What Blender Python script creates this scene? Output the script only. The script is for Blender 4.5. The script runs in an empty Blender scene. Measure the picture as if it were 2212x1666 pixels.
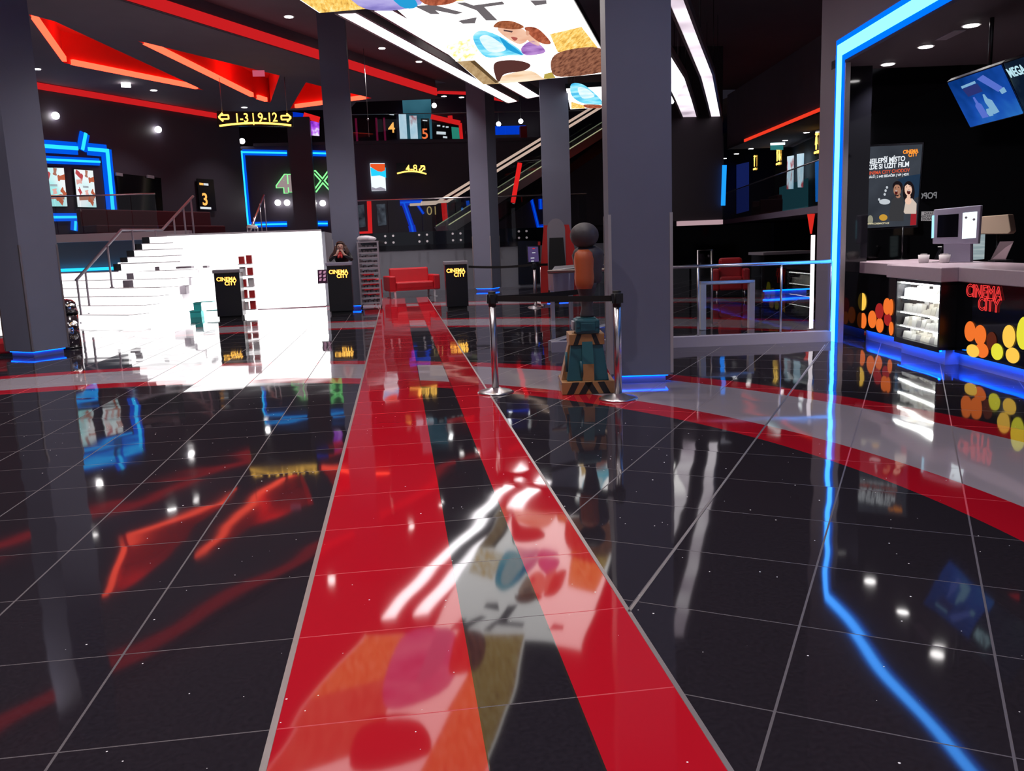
import bpy, bmesh, math, random
from mathutils import Vector, Matrix
random.seed(7)
C = bpy.context.scene.collection
PI = math.pi
R = math.radians
# ------------------------------------------------------------------ camera model
# world: metres, +Y along the red floor stripes, +X to the right, camera above the origin
F, PITCH, ROLL, AZ = 1833.18, 0.16646, -0.037184, -0.12843
CX, CY, H = 1106.0, 833.0, 1.375
def _cam():
    cp, sp = math.cos(PITCH), math.sin(PITCH)
    fwd, up, rt = Vector((0, cp, -sp)), Vector((0, sp, cp)), Vector((1, 0, 0))
    cr, sr = math.cos(ROLL), math.sin(ROLL)
    r2, u2 = rt*cr + up*sr, up*cr - rt*sr
    W = Matrix(((math.cos(AZ), -math.sin(AZ), 0), (math.sin(AZ), math.cos(AZ), 0), (0, 0, 1)))
    return W @ r2, W @ u2, W @ fwd
RT, UP, FW = _cam()
EYE = Vector((0, 0, H))
def ray(u, v): return RT*((u-CX)/F) - UP*((v-CY)/F) + FW
def onz(u, v, z=0.0):
    d = ray(u, v); return EYE + d*((z-H)/d.z)
def onp(u, v, p, n):
    d = ray(u, v); n = Vector(n); return EYE + d*((Vector(p)-EYE).dot(n)/d.dot(n))
def ony(u, v, y): return onp(u, v, (0, y, 0), (0, 1, 0))

cam = bpy.data.cameras.new('camera'); co = bpy.data.objects.new('camera', cam); C.objects.link(co)
co.matrix_world = Matrix(((RT.x, UP.x, -FW.x, 0), (RT.y, UP.y, -FW.y, 0), (RT.z, UP.z, -FW.z, H), (0, 0, 0, 1)))
cam.sensor_width = 36; cam.lens = F/2212*36; cam.clip_start = 0.05; cam.clip_end = 200
bpy.context.scene.camera = co
sc = bpy.context.scene
sc.view_settings.view_transform = 'Standard'; sc.view_settings.look = 'None'
sc.view_settings.gamma = 1.0; sc.view_settings.exposure = 0.0
sc.view_settings.use_curve_mapping = False
sc.cycles.use_denoising = True
sc.cycles.max_bounces = 8; sc.cycles.glossy_bounces = 5; sc.cycles.transparent_max_bounces = 16
sc.cycles.sample_clamp_indirect = 6

# ------------------------------------------------------------------ materials
def new_mat(name):
    m = bpy.data.materials.new(name); m.use_nodes = True
    nt = m.node_tree; nt.nodes.clear()
    o = nt.nodes.new('ShaderNodeOutputMaterial')
    return m, nt, o
def mat(name, col, rough=0.5, metal=0.0, spec=0.5, noise=0.0, nscale=8.0, coat=0.0, bump=0.0):
    m, nt, o = new_mat(name)
    b = nt.nodes.new('ShaderNodeBsdfPrincipled')
    b.inputs['Base Color'].default_value = (*col, 1); b.inputs['Roughness'].default_value = rough
    b.inputs['Metallic'].default_value = metal; b.inputs['Specular IOR Level'].default_value = spec
    b.inputs['Coat Weight'].default_value = coat
    if noise or bump:
        tc = nt.nodes.new('ShaderNodeTexCoord'); n = nt.nodes.new('ShaderNodeTexNoise')
        n.inputs['Scale'].default_value = nscale; n.inputs['Detail'].default_value = 4
        nt.links.new(tc.outputs['Object'], n.inputs['Vector'])
        if noise:
            mx = nt.nodes.new('ShaderNodeMix'); mx.data_type = 'RGBA'
            mx.inputs['A'].default_value = (*[c*(1-noise) for c in col], 1)
            mx.inputs['B'].default_value = (*[min(1, c*(1+noise)) for c in col], 1)
            nt.links.new(n.outputs['Fac'], mx.inputs['Factor']); nt.links.new(mx.outputs['Result'], b.inputs['Base Color'])
        if bump:
            bp = nt.nodes.new('ShaderNodeBump'); bp.inputs['Strength'].default_value = bump; bp.inputs['Distance'].default_value = 0.01
            nt.links.new(n.outputs['Fac'], bp.inputs['Height']); nt.links.new(bp.outputs['Normal'], b.inputs['Normal'])
    nt.links.new(b.outputs[0], o.inputs[0]); return m
def glow(name, col, s, sample=True):
    m, nt, o = new_mat(name)
    e = nt.nodes.new('ShaderNodeEmission'); e.inputs[0].default_value = (*col, 1); e.inputs[1].default_value = s
    nt.links.new(e.outputs[0], o.inputs[0])
    if not sample:
        m.cycles.emission_sampling = 'NONE'
    return m
def glow_noise(name, stops, s, scale=3.0, detail=3.0, stretch=(1, 1, 1), rough=0.5, sample=False, voronoi=False):
    """glowing print or patch: a noise-driven colour ramp that glows"""
    m, nt, o = new_mat(name)
    tc = nt.nodes.new('ShaderNodeTexCoord'); mp = nt.nodes.new('ShaderNodeMapping'); mp.inputs['Scale'].default_value = stretch
    nt.links.new(tc.outputs['Object'], mp.inputs[0])
    if voronoi:
        n = nt.nodes.new('ShaderNodeTexVoronoi'); n.inputs['Scale'].default_value = scale; n.feature = 'F1'; out = n.outputs['Distance']
    else:
        n = nt.nodes.new('ShaderNodeTexNoise'); n.inputs['Scale'].default_value = scale; n.inputs['Detail'].default_value = detail; n.inputs['Roughness'].default_value = rough; out = n.outputs['Fac']
    nt.links.new(mp.outputs[0], n.inputs['Vector'])
    r = nt.nodes.new('ShaderNodeValToRGB'); els = r.color_ramp.elements
    while len(els) < len(stops): els.new(0.5)
    for e, (p, c) in zip(els, stops): e.position = p; e.color = (*c, 1)
    nt.links.new(out, r.inputs[0])
    e = nt.nodes.new('ShaderNodeEmission'); e.inputs[1].default_value = s
    nt.links.new(r.outputs[0], e.inputs[0]); nt.links.new(e.outputs[0], o.inputs[0])
    if not sample: m.cycles.emission_sampling = 'NONE'
    return m
def glass(name, tint=(0.9, 0.93, 0.94), refl=1.5):
    m, nt, o = new_mat(name)
    t = nt.nodes.new('ShaderNodeBsdfTransparent'); t.inputs[0].default_value = (*tint, 1)
    g = nt.nodes.new('ShaderNodeBsdfGlossy'); g.inputs['Roughness'].default_value = 0.01
    f = nt.nodes.new('ShaderNodeFresnel'); f.inputs[0].default_value = refl
    ge = nt.nodes.new('ShaderNodeNewGeometry'); sb = nt.nodes.new('ShaderNodeMath'); sb.operation = 'SUBTRACT'; sb.inputs[0].default_value = 1.0; sb.use_clamp = True
    nt.links.new(ge.outputs['Backfacing'], sb.inputs[1]); ml = nt.nodes.new('ShaderNodeMath'); ml.operation = 'MULTIPLY'
    nt.links.new(f.outputs[0], ml.inputs[0]); nt.links.new(sb.outputs[0], ml.inputs[1])
    mx = nt.nodes.new('ShaderNodeMixShader')
    nt.links.new(ml.outputs[0], mx.inputs[0]); nt.links.new(t.outputs[0], mx.inputs[1]); nt.links.new(g.outputs[0], mx.inputs[2])
    nt.links.new(mx.outputs[0], o.inputs[0]); return m

M = {}
M['col'] = mat('column_paint', (0.175, 0.18, 0.25), 0.45, noise=0.06, nscale=3)
M['wall'] = mat('dark_wall_paint', (0.05, 0.042, 0.062), 0.5, noise=0.1, nscale=2)
M['greywall'] = mat('grey_wall_paint', (0.17, 0.17, 0.2), 0.6, noise=0.06, nscale=2)
M['portal'] = mat('portal_paint', (0.3, 0.24, 0.31), 0.5, noise=0.05, nscale=2)
M['ceil'] = mat('ceiling_paint', (0.15, 0.12, 0.145), 0.8, noise=0.1, nscale=2)
M['black'] = mat('black_satin', (0.006, 0.006, 0.008), 0.25)
M['blackmat'] = mat('black_matte', (0.01, 0.01, 0.011), 0.7)
M['blackgloss'] = mat('black_gloss', (0.004, 0.004, 0.006), 0.06)
M['steel'] = mat('brushed_steel', (0.62, 0.58, 0.6), 0.28, metal=1.0, noise=0.05, nscale=40)
M['chrome'] = mat('chrome', (0.8, 0.78, 0.8), 0.08, metal=1.0)
M['alu'] = mat('aluminium_trim', (0.55, 0.5, 0.5), 0.35, metal=0.9)
M['white'] = mat('white_laminate', (0.78, 0.74, 0.76), 0.35)
M['worktop'] = mat('worktop_stone', (0.62, 0.48, 0.55), 0.3, noise=0.05, nscale=30)
M['curb'] = mat('lilac_curb', (0.36, 0.32, 0.4), 0.4)
M['red'] = mat('red_leather', (0.52, 0.012, 0.02), 0.38, noise=0.08, nscale=6)
M['redpaint'] = mat('red_paint', (0.6, 0.02, 0.015), 0.5)
M['teal'] = mat('teal_paint', (0.012, 0.085, 0.11), 0.4, noise=0.15, nscale=12)
M['ochre'] = mat('ochre_paint', (0.36, 0.17, 0.06), 0.45, noise=0.2, nscale=15)
M['skin'] = mat('skin', (0.5, 0.27, 0.2), 0.5)
M['hair'] = mat('brown_hair', (0.07, 0.028, 0.02), 0.45, noise=0.4, nscale=40)
M['orange'] = mat('orange_vinyl', (0.5, 0.1, 0.03), 0.5)
M['darkgrey'] = mat('dark_grey_resin', (0.055, 0.045, 0.05), 0.55, noise=0.25, nscale=20, bump=0.2)
M['grey'] = mat('mid_grey', (0.28, 0.26, 0.3), 0.45)
M['lilac'] = mat('lilac_plastic', (0.34, 0.32, 0.42), 0.4)
M['paper'] = mat('paper', (0.75, 0.7, 0.7), 0.8)
M['beige'] = mat('beige_board', (0.4, 0.3, 0.22), 0.7)
M['belt'] = mat('black_webbing', (0.006, 0.005, 0.006), 0.8)
M['towel'] = mat('white_towel', (0.75, 0.68, 0.72), 0.9, bump=0.3, nscale=30)
M['wire'] = mat('wire_metal', (0.5, 0.46, 0.5), 0.35, metal=0.7)
M['tray'] = mat('dark_tray_load', (0.2, 0.17, 0.19), 0.6, noise=0.9, nscale=60)
M['redplastic'] = mat('red_plastic', (0.6, 0.03, 0.03), 0.4)
M['turq'] = mat('turquoise_card', (0.08, 0.85, 0.82), 0.4)
M['glass'] = glass('clear_glass')
M['glassd'] = glass('smoked_glass', (0.75, 0.78, 0.8), 1.5)
M['plinth'] = mat('satin_plinth', (.35, .35, .42), .25)
M['hang'] = mat('hanging_wire', (0.3, 0.3, 0.3), 0.4, metal=1)
# light sources of the place, and painted glow
M['neon'] = glow('blue_neon_core', (0.02, 0.5, 1.0), 1.7)
M['neonside'] = glow('blue_neon_side', (0.0, 0.11, 0.9), 0.9)
M['neonw'] = glow('portal_led_core', (0.05, 0.32, 1.0), 8.0)
M['bluedim'] = glow('blue_glow_panel', (0.0, 0.03, 0.55), 0.9, False)
M['led'] = glow('plinth_blue_led', (0.0, 0.075, 1.0), 9.0)
M['ledk'] = glow('kick_blue_led', (0.0, 0.08, 1.0), 55.0)
M['redled'] = glow('red_cove_led', (1.0, 0.022, 0.026), 0.58)
M['redhot'] = glow('red_cove_hot', (1.0, 0.075, 0.035), 3.4)
M['redneon'] = glow('red_neon', (1.0, 0.02, 0.02), 0.75, False)
M['strip'] = glow('white_strip', (1.0, 0.95, 0.98), 7.0)
M['panelw'] = glow('lightbox_white', (1.0, 0.97, 0.95), 2.4)
M['lamp'] = glow('downlight_lens', (1.0, 0.96, 0.95), 12.0)
M['amber'] = glow('amber_letters', (1.0, 0.55, 0.09), 3.0, False)
M['amberrim'] = glow('amber_letter_rim', (1.0, 0.16, 0.0), 0.8, False)
M['whitewall'] = glow('white_wall_glow', (1.0, 0.97, 0.98), 2.6)  # blown-out white of the wall, its brightness painted in as glow
M['shelfback'] = glow('shelf_backlight', (1.0, 0.95, 0.85), 2.0)

# ------------------------------------------------------------------ mesh builder
class MB:
    def __init__(s): s.v = []; s.f = []; s.m = []; s.smooth = []; s.mats = []
    def mi(s, m):
        if m is None: return 0
        if m not in s.mats: s.mats.append(m)
        return s.mats.index(m)
    def add(s, vs, fs, m=None, smooth=False):
        b = len(s.v); s.v += [Vector(v) for v in vs]; k = s.mi(m)
        for f in fs: s.f.append([b+i for i in f]); s.m.append(k); s.smooth.append(smooth)
    def box(s, c, d, rz=0.0, m=None, mat4=None):
        c = Vector(c); x, y, z = d[0]/2, d[1]/2, d[2]/2
        vs = [Vector((sx*x, sy*y, sz*z)) for sz in (-1, 1) for sy in (-1, 1) for sx in (-1, 1)]
        rot = mat4 if mat4 is not None else Matrix.Rotation(rz, 3, 'Z')
        s.add([rot @ v + c for v in vs], [(0, 2, 3, 1), (4, 5, 7, 6), (0, 1, 5, 4), (2, 6, 7, 3), (0, 4, 6, 2), (1, 3, 7, 5)], m)
    def bb(s, x0, x1, y0, y1, z0, z1, m=None): s.box(((x0+x1)/2, (y0+y1)/2, (z0+z1)/2), (x1-x0, y1-y0, z1-z0), 0, m)
    def seg(s, a, b, w, d, n, m=None, off=0.0):
        """bar from a to b; width w in the plane, depth d along normal n"""
        a, b, n = Vector(a), Vector(b), Vector(n).normalized()
        t = (b-a); L = t.length
        if L < 1e-6: return
        t /= L; q = n.cross(t).normalized(); n = t.cross(q)
        rot = Matrix((t, q, n)).transposed()
        s.box((a+b)/2 + n*off, (L, w, d), 0, m, rot)
    def tube(s, pts, r, n=8, m=None, smooth=True):
        pts = [Vector(p) for p in pts]; rs = r if isinstance(r, (list, tuple)) else [r]*len(pts)
        rings = []
        for i, p in enumerate(pts):
            t = (pts[min(i+1, len(pts)-1)] - pts[max(i-1, 0)]).normalized()
            a = Vector((0, 0, 1)) if abs(t.z) < 0.9 else Vector((1, 0, 0))
            x = t.cross(a).normalized(); y = t.cross(x)
            rings.append([p + x*math.cos(2*PI*k/n)*rs[i] + y*math.sin(2*PI*k/n)*rs[i] for k in range(n)])
        vs = [v for g in rings for v in g]; fs = []
        for i in range(len(rings)-1):
            for k in range(n): fs.append((i*n+k, i*n+(k+1) % n, (i+1)*n+(k+1) % n, (i+1)*n+k))
        s.add(vs, fs, m, smooth)
        e = len(rings)-1
        s.add(rings[0], [tuple(range(n))], m); s.add(rings[e], [tuple(range(n-1, -1, -1))], m)
    def lathe(s, prof, c=(0, 0, 0), n=24, m=None, sx=1.0, sy=1.0):
        c = Vector(c); vs = []; fs = []
        for r, z in prof:
            for k in range(n): vs.append(c + Vector((r*sx*math.cos(2*PI*k/n), r*sy*math.sin(2*PI*k/n), z)))
        for i in range(len(prof)-1):
            for k in range(n): fs.append((i*n+k, i*n+(k+1) % n, (i+1)*n+(k+1) % n, (i+1)*n+k))
        s.add(vs, fs, m, True)
        s.add(vs[:n], [tuple(range(n-1, -1, -1))], m); s.add(vs[-n:], [tuple(range(n))], m)
    def prism(s, poly, z0, z1, m=None):
        n = len(poly); vs = [(x, y, z0) for x, y in poly] + [(x, y, z1) for x, y in poly]
        s.add(vs, [tuple(range(n-1, -1, -1)), tuple(range(n, 2*n))] + [(i, (i+1) % n, n+(i+1) % n, n+i) for i in range(n)], m)
    def slab(s, pts, d, m=None):
        """planar polygon (3D points) given thickness vector d"""
        pts = [Vector(p) for p in pts]; d = Vector(d); n = len(pts)
        s.add(pts + [p+d for p in pts], [tuple(range(n)), tuple(range(2*n-1, n-1, -1))] + [(i, n+i, n+(i+1) % n, (i+1) % n) for i in range(n)], m)
    def ball(s, c, r, m=None, nu=16, nv=10):
        rx, ry, rz = r if isinstance(r, (tuple, list)) else (r, r, r)
        c = Vector(c); vs = []; fs = []
        for i in range(nv+1):
            a = PI*i/nv
            for k in range(nu):
                b = 2*PI*k/nu; vs.append(c + Vector((rx*math.sin(a)*math.cos(b), ry*math.sin(a)*math.sin(b), rz*math.cos(a))))
        for i in range(nv):
            for k in range(nu): fs.append((i*nu+k, (i+1)*nu+k, (i+1)*nu+(k+1) % nu, i*nu+(k+1) % nu))
        s.add(vs, fs, m, True)
    def mesh(s, name, mm=None):
        me = bpy.data.meshes.new(name); me.from_pydata([tuple(v) for v in s.v], [], s.f)
        mats = s.mats if s.mats else ([mm] if mm else [])
        for m in mats: me.materials.append(m)
        for p, k, sm in zip(me.polygons, s.m, s.smooth): p.material_index = k; p.use_smooth = sm
        bm = bmesh.new(); bm.from_mesh(me); bmesh.ops.remove_doubles(bm, verts=bm.verts, dist=1e-5); bmesh.ops.recalc_face_normals(bm, faces=bm.faces); bm.to_mesh(me); bm.free()
        return me
    def build(s, name, mm=None, parent=None, bevel=0.0, loc=None, rz=None):
        o = bpy.data.objects.new(name, s.mesh(name, mm)); C.objects.link(o)
        if parent is not None: o.parent = parent
        if loc is not None: o.location = loc
        if rz is not None: o.rotation_euler.z = rz
        if bevel:
            b = o.modifiers.new('bevel', 'BEVEL'); b.width = bevel; b.segments = 2; b.limit_method = 'ANGLE'; b.angle_limit = R(40)
        return o
def tag(o, label, cat, group=None):
    o['label'] = label; o['category'] = cat
    if group: o['group'] = group
    return o
def thing(name, label, cat, loc=(0, 0, 0), rz=0.0, group=None):
    o = bpy.data.objects.new(name, None); C.objects.link(o); o.location = loc; o.rotation_euler.z = rz; o.empty_display_size = 0.1
    return tag(o, label, cat, group)
def struct(o):
    o['kind'] = 'structure'; return o
def copy_tree(o, parent=None):
    c = o.copy(); C.objects.link(c)
    if parent is not None: c.parent = parent
    for ch in [x for x in C.objects if x.parent == o]: copy_tree(ch, c)
    return c
def text(name, s, size, m, parent=None, loc=(0, 0, 0), rot=None, ext=0.004, bold=0.0, align='CENTER', sx=1.0, shear=0.0, outline=None, lsp=0.8):
    """writing as a mesh; default faces -Y"""
    cu = bpy.data.curves.new(name, 'FONT'); cu.body = s; cu.size = size; cu.extrude = ext; cu.offset = bold*size
    cu.align_x = align; cu.align_y = 'CENTER'; cu.space_line = lsp; cu.shear = shear; cu.space_character = 1.0
    if outline: cu.fill_mode = 'NONE'; cu.extrude = 0; cu.bevel_depth = outline; cu.bevel_resolution = 1
    t = bpy.data.objects.new(name+'_src', cu); C.objects.link(t)
    dg = bpy.context.evaluated_depsgraph_get(); dg.update()
    me = bpy.data.meshes.new_from_object(t.evaluated_get(dg)); bpy.data.objects.remove(t, do_unlink=True); bpy.data.curves.remove(cu)
    me.materials.clear(); me.materials.append(m)
    o = bpy.data.objects.new(name, me); C.objects.link(o)
    if parent is not None: o.parent = parent
    mt = Matrix.Rotation(PI/2, 4, 'X') if rot is None else rot
    o.matrix_local = Matrix.Translation(loc) @ mt @ Matrix.Diagonal((sx, 1, 1, 1))
    return o
def frame_rot(nx, ny, nz=0.0):
    """4x4 rotation: text x runs to the reader's right, facing along n"""
    n = Vector((nx, ny, nz)).normalized(); up = Vector((0, 0, 1)); x = up.cross(n).normalized(); y = n.cross(x)
    return Matrix((x, y, n)).transposed().to_4x4()
def px_poly(pts, z): return [onz(u, v, z) for u, v in pts]

# ------------------------------------------------------------------ floor
def floor_material():
    m, nt, o = new_mat('polished_stone_floor'); N, L = nt.nodes.new, nt.links.new
    geo = N('ShaderNodeNewGeometry'); sep = N('ShaderNodeSeparateXYZ'); L(geo.outputs['Position'], sep.inputs[0])
    X, Y = sep.outputs[0], sep.outputs[1]
    def mth(op, a, b=None, c=None):
        n = N('ShaderNodeMath'); n.operation = op
        for i, v in enumerate((a, b, c)):
            if v is None: continue
            if isinstance(v, (int, float)): n.inputs[i].default_value = v
            else: L(v, n.inputs[i])
        return n.outputs[0]
    def between(v, a, b): return mth('MULTIPLY', mth('GREATER_THAN', v, a), mth('LESS_THAN', v, b))
    def mixc(fac, a, b):
        n = N('ShaderNodeMix'); n.data_type = 'RGBA'
        L(fac, n.inputs['Factor']) if not isinstance(fac, float) else None
        for k, v in (('A', a), ('B', b)):
            if isinstance(v, tuple): n.inputs[k].default_value = (*v, 1)
            else: L(v, n.inputs[k])
        return n.outputs['Result']
    def mixf(fac, a, b):
        n = N('ShaderNodeMix'); n.data_type = 'FLOAT'; L(fac, n.inputs['Factor'])
        for k, v in (('A', a), ('B', b)):
            if isinstance(v, (int, float)): n.inputs[k].default_value = v
            else: L(v, n.inputs[k])
        return n.outputs['Result']
    a = 0.57106; c, s = math.cos(a), math.sin(a)
    U = mth('SUBTRACT', mth('MULTIPLY', X, c), mth('MULTIPLY', Y, s)); V = mth('ADD', mth('MULTIPLY', X, s), mth('MULTIPLY', Y, c))
    right = mth('GREATER_THAN', X, 0.78)
    strip = between(X, -0.43, 0.78)
    def grid(P, off, per): return mth('DIVIDE', mth('SUBTRACT', P, off), per)
    gx_l, gy_l = grid(X, -0.43, 0.601), grid(Y, 2.356, 0.592)
    gx_r, gy_r = grid(U, -0.316, 0.604), grid(V, 2.371, 0.598)
    gx_l2 = mixf(strip, gx_l, mth('ADD', mth('GREATER_THAN', X, 0.168), mth('ADD', mth('GREATER_THAN', X, 0.466), 40.5)))
    GX, GY = mixf(right, gx_l2, gx_r), mixf(right, gy_l, gy_r)
    def line(g, w): return mth('GREATER_THAN', mth('ABSOLUTE', mth('SUBTRACT', mth('FRACT', mth('ADD', g, 0.5)), 0.5)), 2.0) if w == 0 else mth('LESS_THAN', mth('ABSOLUTE', mth('SUBTRACT', mth('FRACT', mth('ADD', g, 0.5)), 0.5)), w)
    grout = mth('MAXIMUM', line(GX, 0.0068), line(GY, 0.0042))
    seams = mth('MAXIMUM', between(X, 0.1645, 0.1715), between(X, 0.4625, 0.4695))
    # curved inlay bands round one centre
    dx, dy = mth('SUBTRACT', X, -3.3), mth('SUBTRACT', Y, 3.53)
    rr = mth('SQRT', mth('ADD', mth('MULTIPLY', dx, dx), mth('MULTIPLY', dy, dy)))
    grey = redb = None
    for r0, r1, r2, r3 in ((5.96, 6.29, 7.31, 7.6), (11.65, 11.92, 13.1, 13.37), (16.6, 16.85, 17.75, 18.0)):
        g = between(rr, r1, r2); b = mth('MAXIMUM', between(rr, r0, r1), between(rr, r2, r3))
        grey = g if grey is None else mth('MAXIMUM', grey, g); redb = b if redb is None else mth('MAXIMUM', redb, b)
    redc = mth('MAXIMUM', between(X, -0.43, 0.168), between(X, 0.466, 0.78))
    redc = mth('MULTIPLY', redc, mth('LESS_THAN', Y, 24.0))
    nz = N('ShaderNodeTexNoise'); nz.inputs['Scale'].default_value = 60; L(geo.outputs['Position'], nz.inputs['Vector'])
    dark = mixc(nz.outputs['Fac'], (0.012, 0.010, 0.0135), (0.028, 0.023, 0.031))
    col = mixc(grey, dark, (0.36, 0.31, 0.35)); col = mixc(redb, col, (0.42, 0.006, 0.018)); col = mixc(redc, col, (0.5, 0.008, 0.02))
    anyred = mth('MAXIMUM', redc, redb)
    groutc = mixc(anyred, (0.11, 0.095, 0.105), (0.62, 0.06, 0.08)); groutc = mixc(grey, groutc, (0.16, 0.12, 0.13))
    col = mixc(grout, col, groutc)
    col = mixc(mth('MULTIPLY', seams, mth('LESS_THAN', Y, 24.0)), col, (0.03, 0.02, 0.02))
    # mirror chips in the stone, their glints painted as white specks
    vo = N('ShaderNodeTexVoronoi'); vo.inputs['Scale'].default_value = 17; L(geo.outputs['Position'], vo.inputs['Vector'])
    sc1 = N('ShaderNodeSeparateColor'); L(vo.outputs['Color'], sc1.inputs[0])
    chip = mth('MULTIPLY', mth('GREATER_THAN', sc1.outputs[0], 0.5), mth('LESS_THAN', vo.outputs['Distance'], mth('MULTIPLY', sc1.outputs[1], 0.075)))
    chip = mth('MULTIPLY', chip, mth('SUBTRACT', 1.0, mth('MAXIMUM', grey, 0.0)))
    col = mixc(chip, col, (0.95, 0.93, 0.95))
    # every tile lies a hair out of level, and is faintly wavy
    cv = N('ShaderNodeCombineXYZ'); L(mth('FLOOR', GX), cv.inputs[0]); L(mth('FLOOR', GY), cv.inputs[1]); L(right, cv.inputs[2])
    wn = N('ShaderNodeTexWhiteNoise'); wn.noise_dimensions = '3D'; L(cv.outputs[0], wn.inputs['Vector'])
    def vm(op, p, q):
        n = N('ShaderNodeVectorMath'); n.operation = op
        for i, v in enumerate((p, q)):
            if isinstance(v, tuple): n.inputs[i].default_value = v
            else: L(v, n.inputs[i])
        return n.outputs[0]
    tilt = vm('MULTIPLY', vm('SUBTRACT', wn.outputs['Color'], (0.5, 0.5, 0.5)), (0.006, 0.006, 0))
    wv = N('ShaderNodeTexNoise'); wv.inputs['Scale'].default_value = 2.0; wv.inputs['Detail'].default_value = 1; L(geo.outputs['Position'], wv.inputs['Vector'])
    wave = vm('MULTIPLY', vm('SUBTRACT', wv.outputs['Color'], (0.5, 0.5, 0.5)), (0.018, 0.018, 0))
    nrm = vm('NORMALIZE', vm('ADD', vm('ADD', geo.outputs['Normal'], tilt), wave), (0, 0, 0))
    b = N('ShaderNodeBsdfPrincipled'); L(col, b.inputs['Base Color']); L(nrm, b.inputs['Normal'])
    b.inputs['IOR'].default_value = 1.55
    L(mixf(grout, mixf(chip, 0.045, 0.4), 0.5), b.inputs['Roughness'])
    L(b.outputs[0], o.inputs[0]); return m
f = MB(); f.add([(-24, -4, 0), (26, -4, 0), (26, 44, 0), (-24, 44, 0)], [(0, 1, 2, 3)])
struct(f.build('floor', floor_material()))
# metal strips let into the floor along the red runner and along one joint
t = MB(); t.bb(-0.446, -0.426, 1.6, 24.0, 0, 0.002); struct(t.build('trim_1', M['alu']))
t = MB(); t.bb(0.776, 0.792, 1.6, 24.0, 0, 0.002); struct(t.build('trim_2', M['alu']))
aB = 0.57106; dB = Vector((math.sin(aB), math.cos(aB), 0))
t = MB(); p0 = onz(1352, 1323); t.seg(p0+Vector((0.012, 0, .001)), onz(1782, 745)+Vector((0, 0, .001)), 0.012, 0.002, (0, 0, 1)); struct(t.build('trim_3', M['alu']))

# ------------------------------------------------------------------ rear left wall, rear wall, mezzanine, ceilings
ZC, ZL = 6.1, 6.6          # lower ceiling on the left, lobby ceiling
W1, W2 = onz(80, 178, ZC), onz(470, 245, ZC)
wd = (W2-W1).normalized(); wn = Vector((wd.y, -wd.x, 0))     # faces the lobby
if wn.y > 0: wn = -wn
W0 = W1 - wd*14; W3 = W2 + wd*1.0
MZ = 1.82
YR = 33.0
b = MB(); b.slab([Vector((W0.x, W0.y, 0)), Vector((W3.x, W3.y, 0)), Vector((W3.x, W3.y, ZC)), Vector((W0.x, W0.y, ZC))], -wn*0.2); struct(b.build('wall_left_rear', M['wall']))
YJ = W3.y
b = MB(); b.bb(W3.x-0.3, 13, YR, YR+0.2, 0, 5.2)
if YJ > YR: b.bb(W3.x-0.25, W3.x, YR, YJ, 0, 5.2)
struct(b.build('wall_rear', M['wall']))
b = MB(); b.bb(-24, -23.8, -4, 40, 0, ZC); struct(b.build('wall_left', M['wall']))
b = MB(); b.bb(25.8, 26, -4, 44, 0, 9.2); struct(b.build('wall_right', M['wall']))
b = MB(); b.bb(-24, 26, 44, 44.2, 0, 9.3); struct(b.build('wall_back', M['wall']))
# raised rear hall
Y1 = 26.7
b = MB()
b.bb(-1.7, 8.2, Y1, YR, 0, MZ-0.55, M['greywall']); b.bb(-1.7, 8.2, Y1-0.02, YR, MZ-0.55, MZ, M['blackgloss'])
b.bb(-24, -1.72, 24.6, YR+4, 0, MZ, M['greywall'])
b.bb(-5.4, -1.72, 21.75, 24.6, 0, MZ, M['greywall'])
struct(b.build('wall_mezzanine_front'))
b = MB(); b.bb(-18, -5.5, 24.2, 24.6, MZ, MZ+0.21); tag(b.build('mezzanine_edge', M['white']), 'long white slab edge of the raised hall, left of the stairs', 'slab edge')
b = MB(); b.bb(-24, -5.6, 24.45, 24.58, 1.05, 1.13, M['neon']); tag(b.build('wall_neon', None), 'horizontal blue light line on the grey wall left of the stairs', 'neon light')
# ceilings (lower one with three red pockets)
B1a, B1b = onz(260, 0, ZC), onz(940, 208, ZC)
bd = (B1b-B1a).normalized(); B1s = B1a - bd*24
tris = [[(62, 31), (118, 46), (440, 195), (138, 136)], [(297, 88), (604, 163), (584, 222), (548, 211)], [(661, 178), (692, 186), (803, 212), (627, 235)]]
def ceiling(name, outer, holes, z, th):
    cu = bpy.data.curves.new(name, 'CURVE'); cu.dimensions = '2D'; cu.fill_mode = 'BOTH'
    for poly in [outer]+holes:
        sp = cu.splines.new('POLY'); sp.points.add(len(poly)-1); sp.use_cyclic_u = True
        for p, q in zip(sp.points, poly): p.co = (q[0], q[1], 0, 1)
    t = bpy.data.objects.new('tmp', cu); C.objects.link(t); dg = bpy.context.evaluated_depsgraph_get(); dg.update()
    me = bpy.data.meshes.new_from_object(t.evaluated_get(dg)); bpy.data.objects.remove(t, do_unlink=True)
    me.materials.clear(); me.materials.append(M['ceil']); me.name = name
    o = bpy.data.objects.new(name, me); C.objects.link(o); o.location.z = z; return struct(o)
holes = [[(p.x, p.y) for p in px_poly(t, ZC)] for t in tris]
ceiling('ceiling_left', [(-24, B1s.y), (B1s.x, B1s.y), (B1b.x, B1b.y), (B1b.x+0.4, 28.9), (-1.0, 29.3), (-1.3, 30.8), (-3.5, 30.8), (W3.x, W3.y), (W0.x, W0.y), (-24, W0.y)], holes, ZC, 0.1)
ceiling('ceiling_lobby', [(B1s.x, -4), (26, -4), (26, 44), (-24, 44), (-24, 30.9), (-1.3, 30.9), (-1.0, 29.35), (B1b.x+0.4, 28.95), (B1b.x, B1b.y), (B1s.x, B1s.y)], [[(-8, 31.0), (13, 31.0), (13, 39.5), (-8, 39.5)]], ZL, 0.1)
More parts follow.
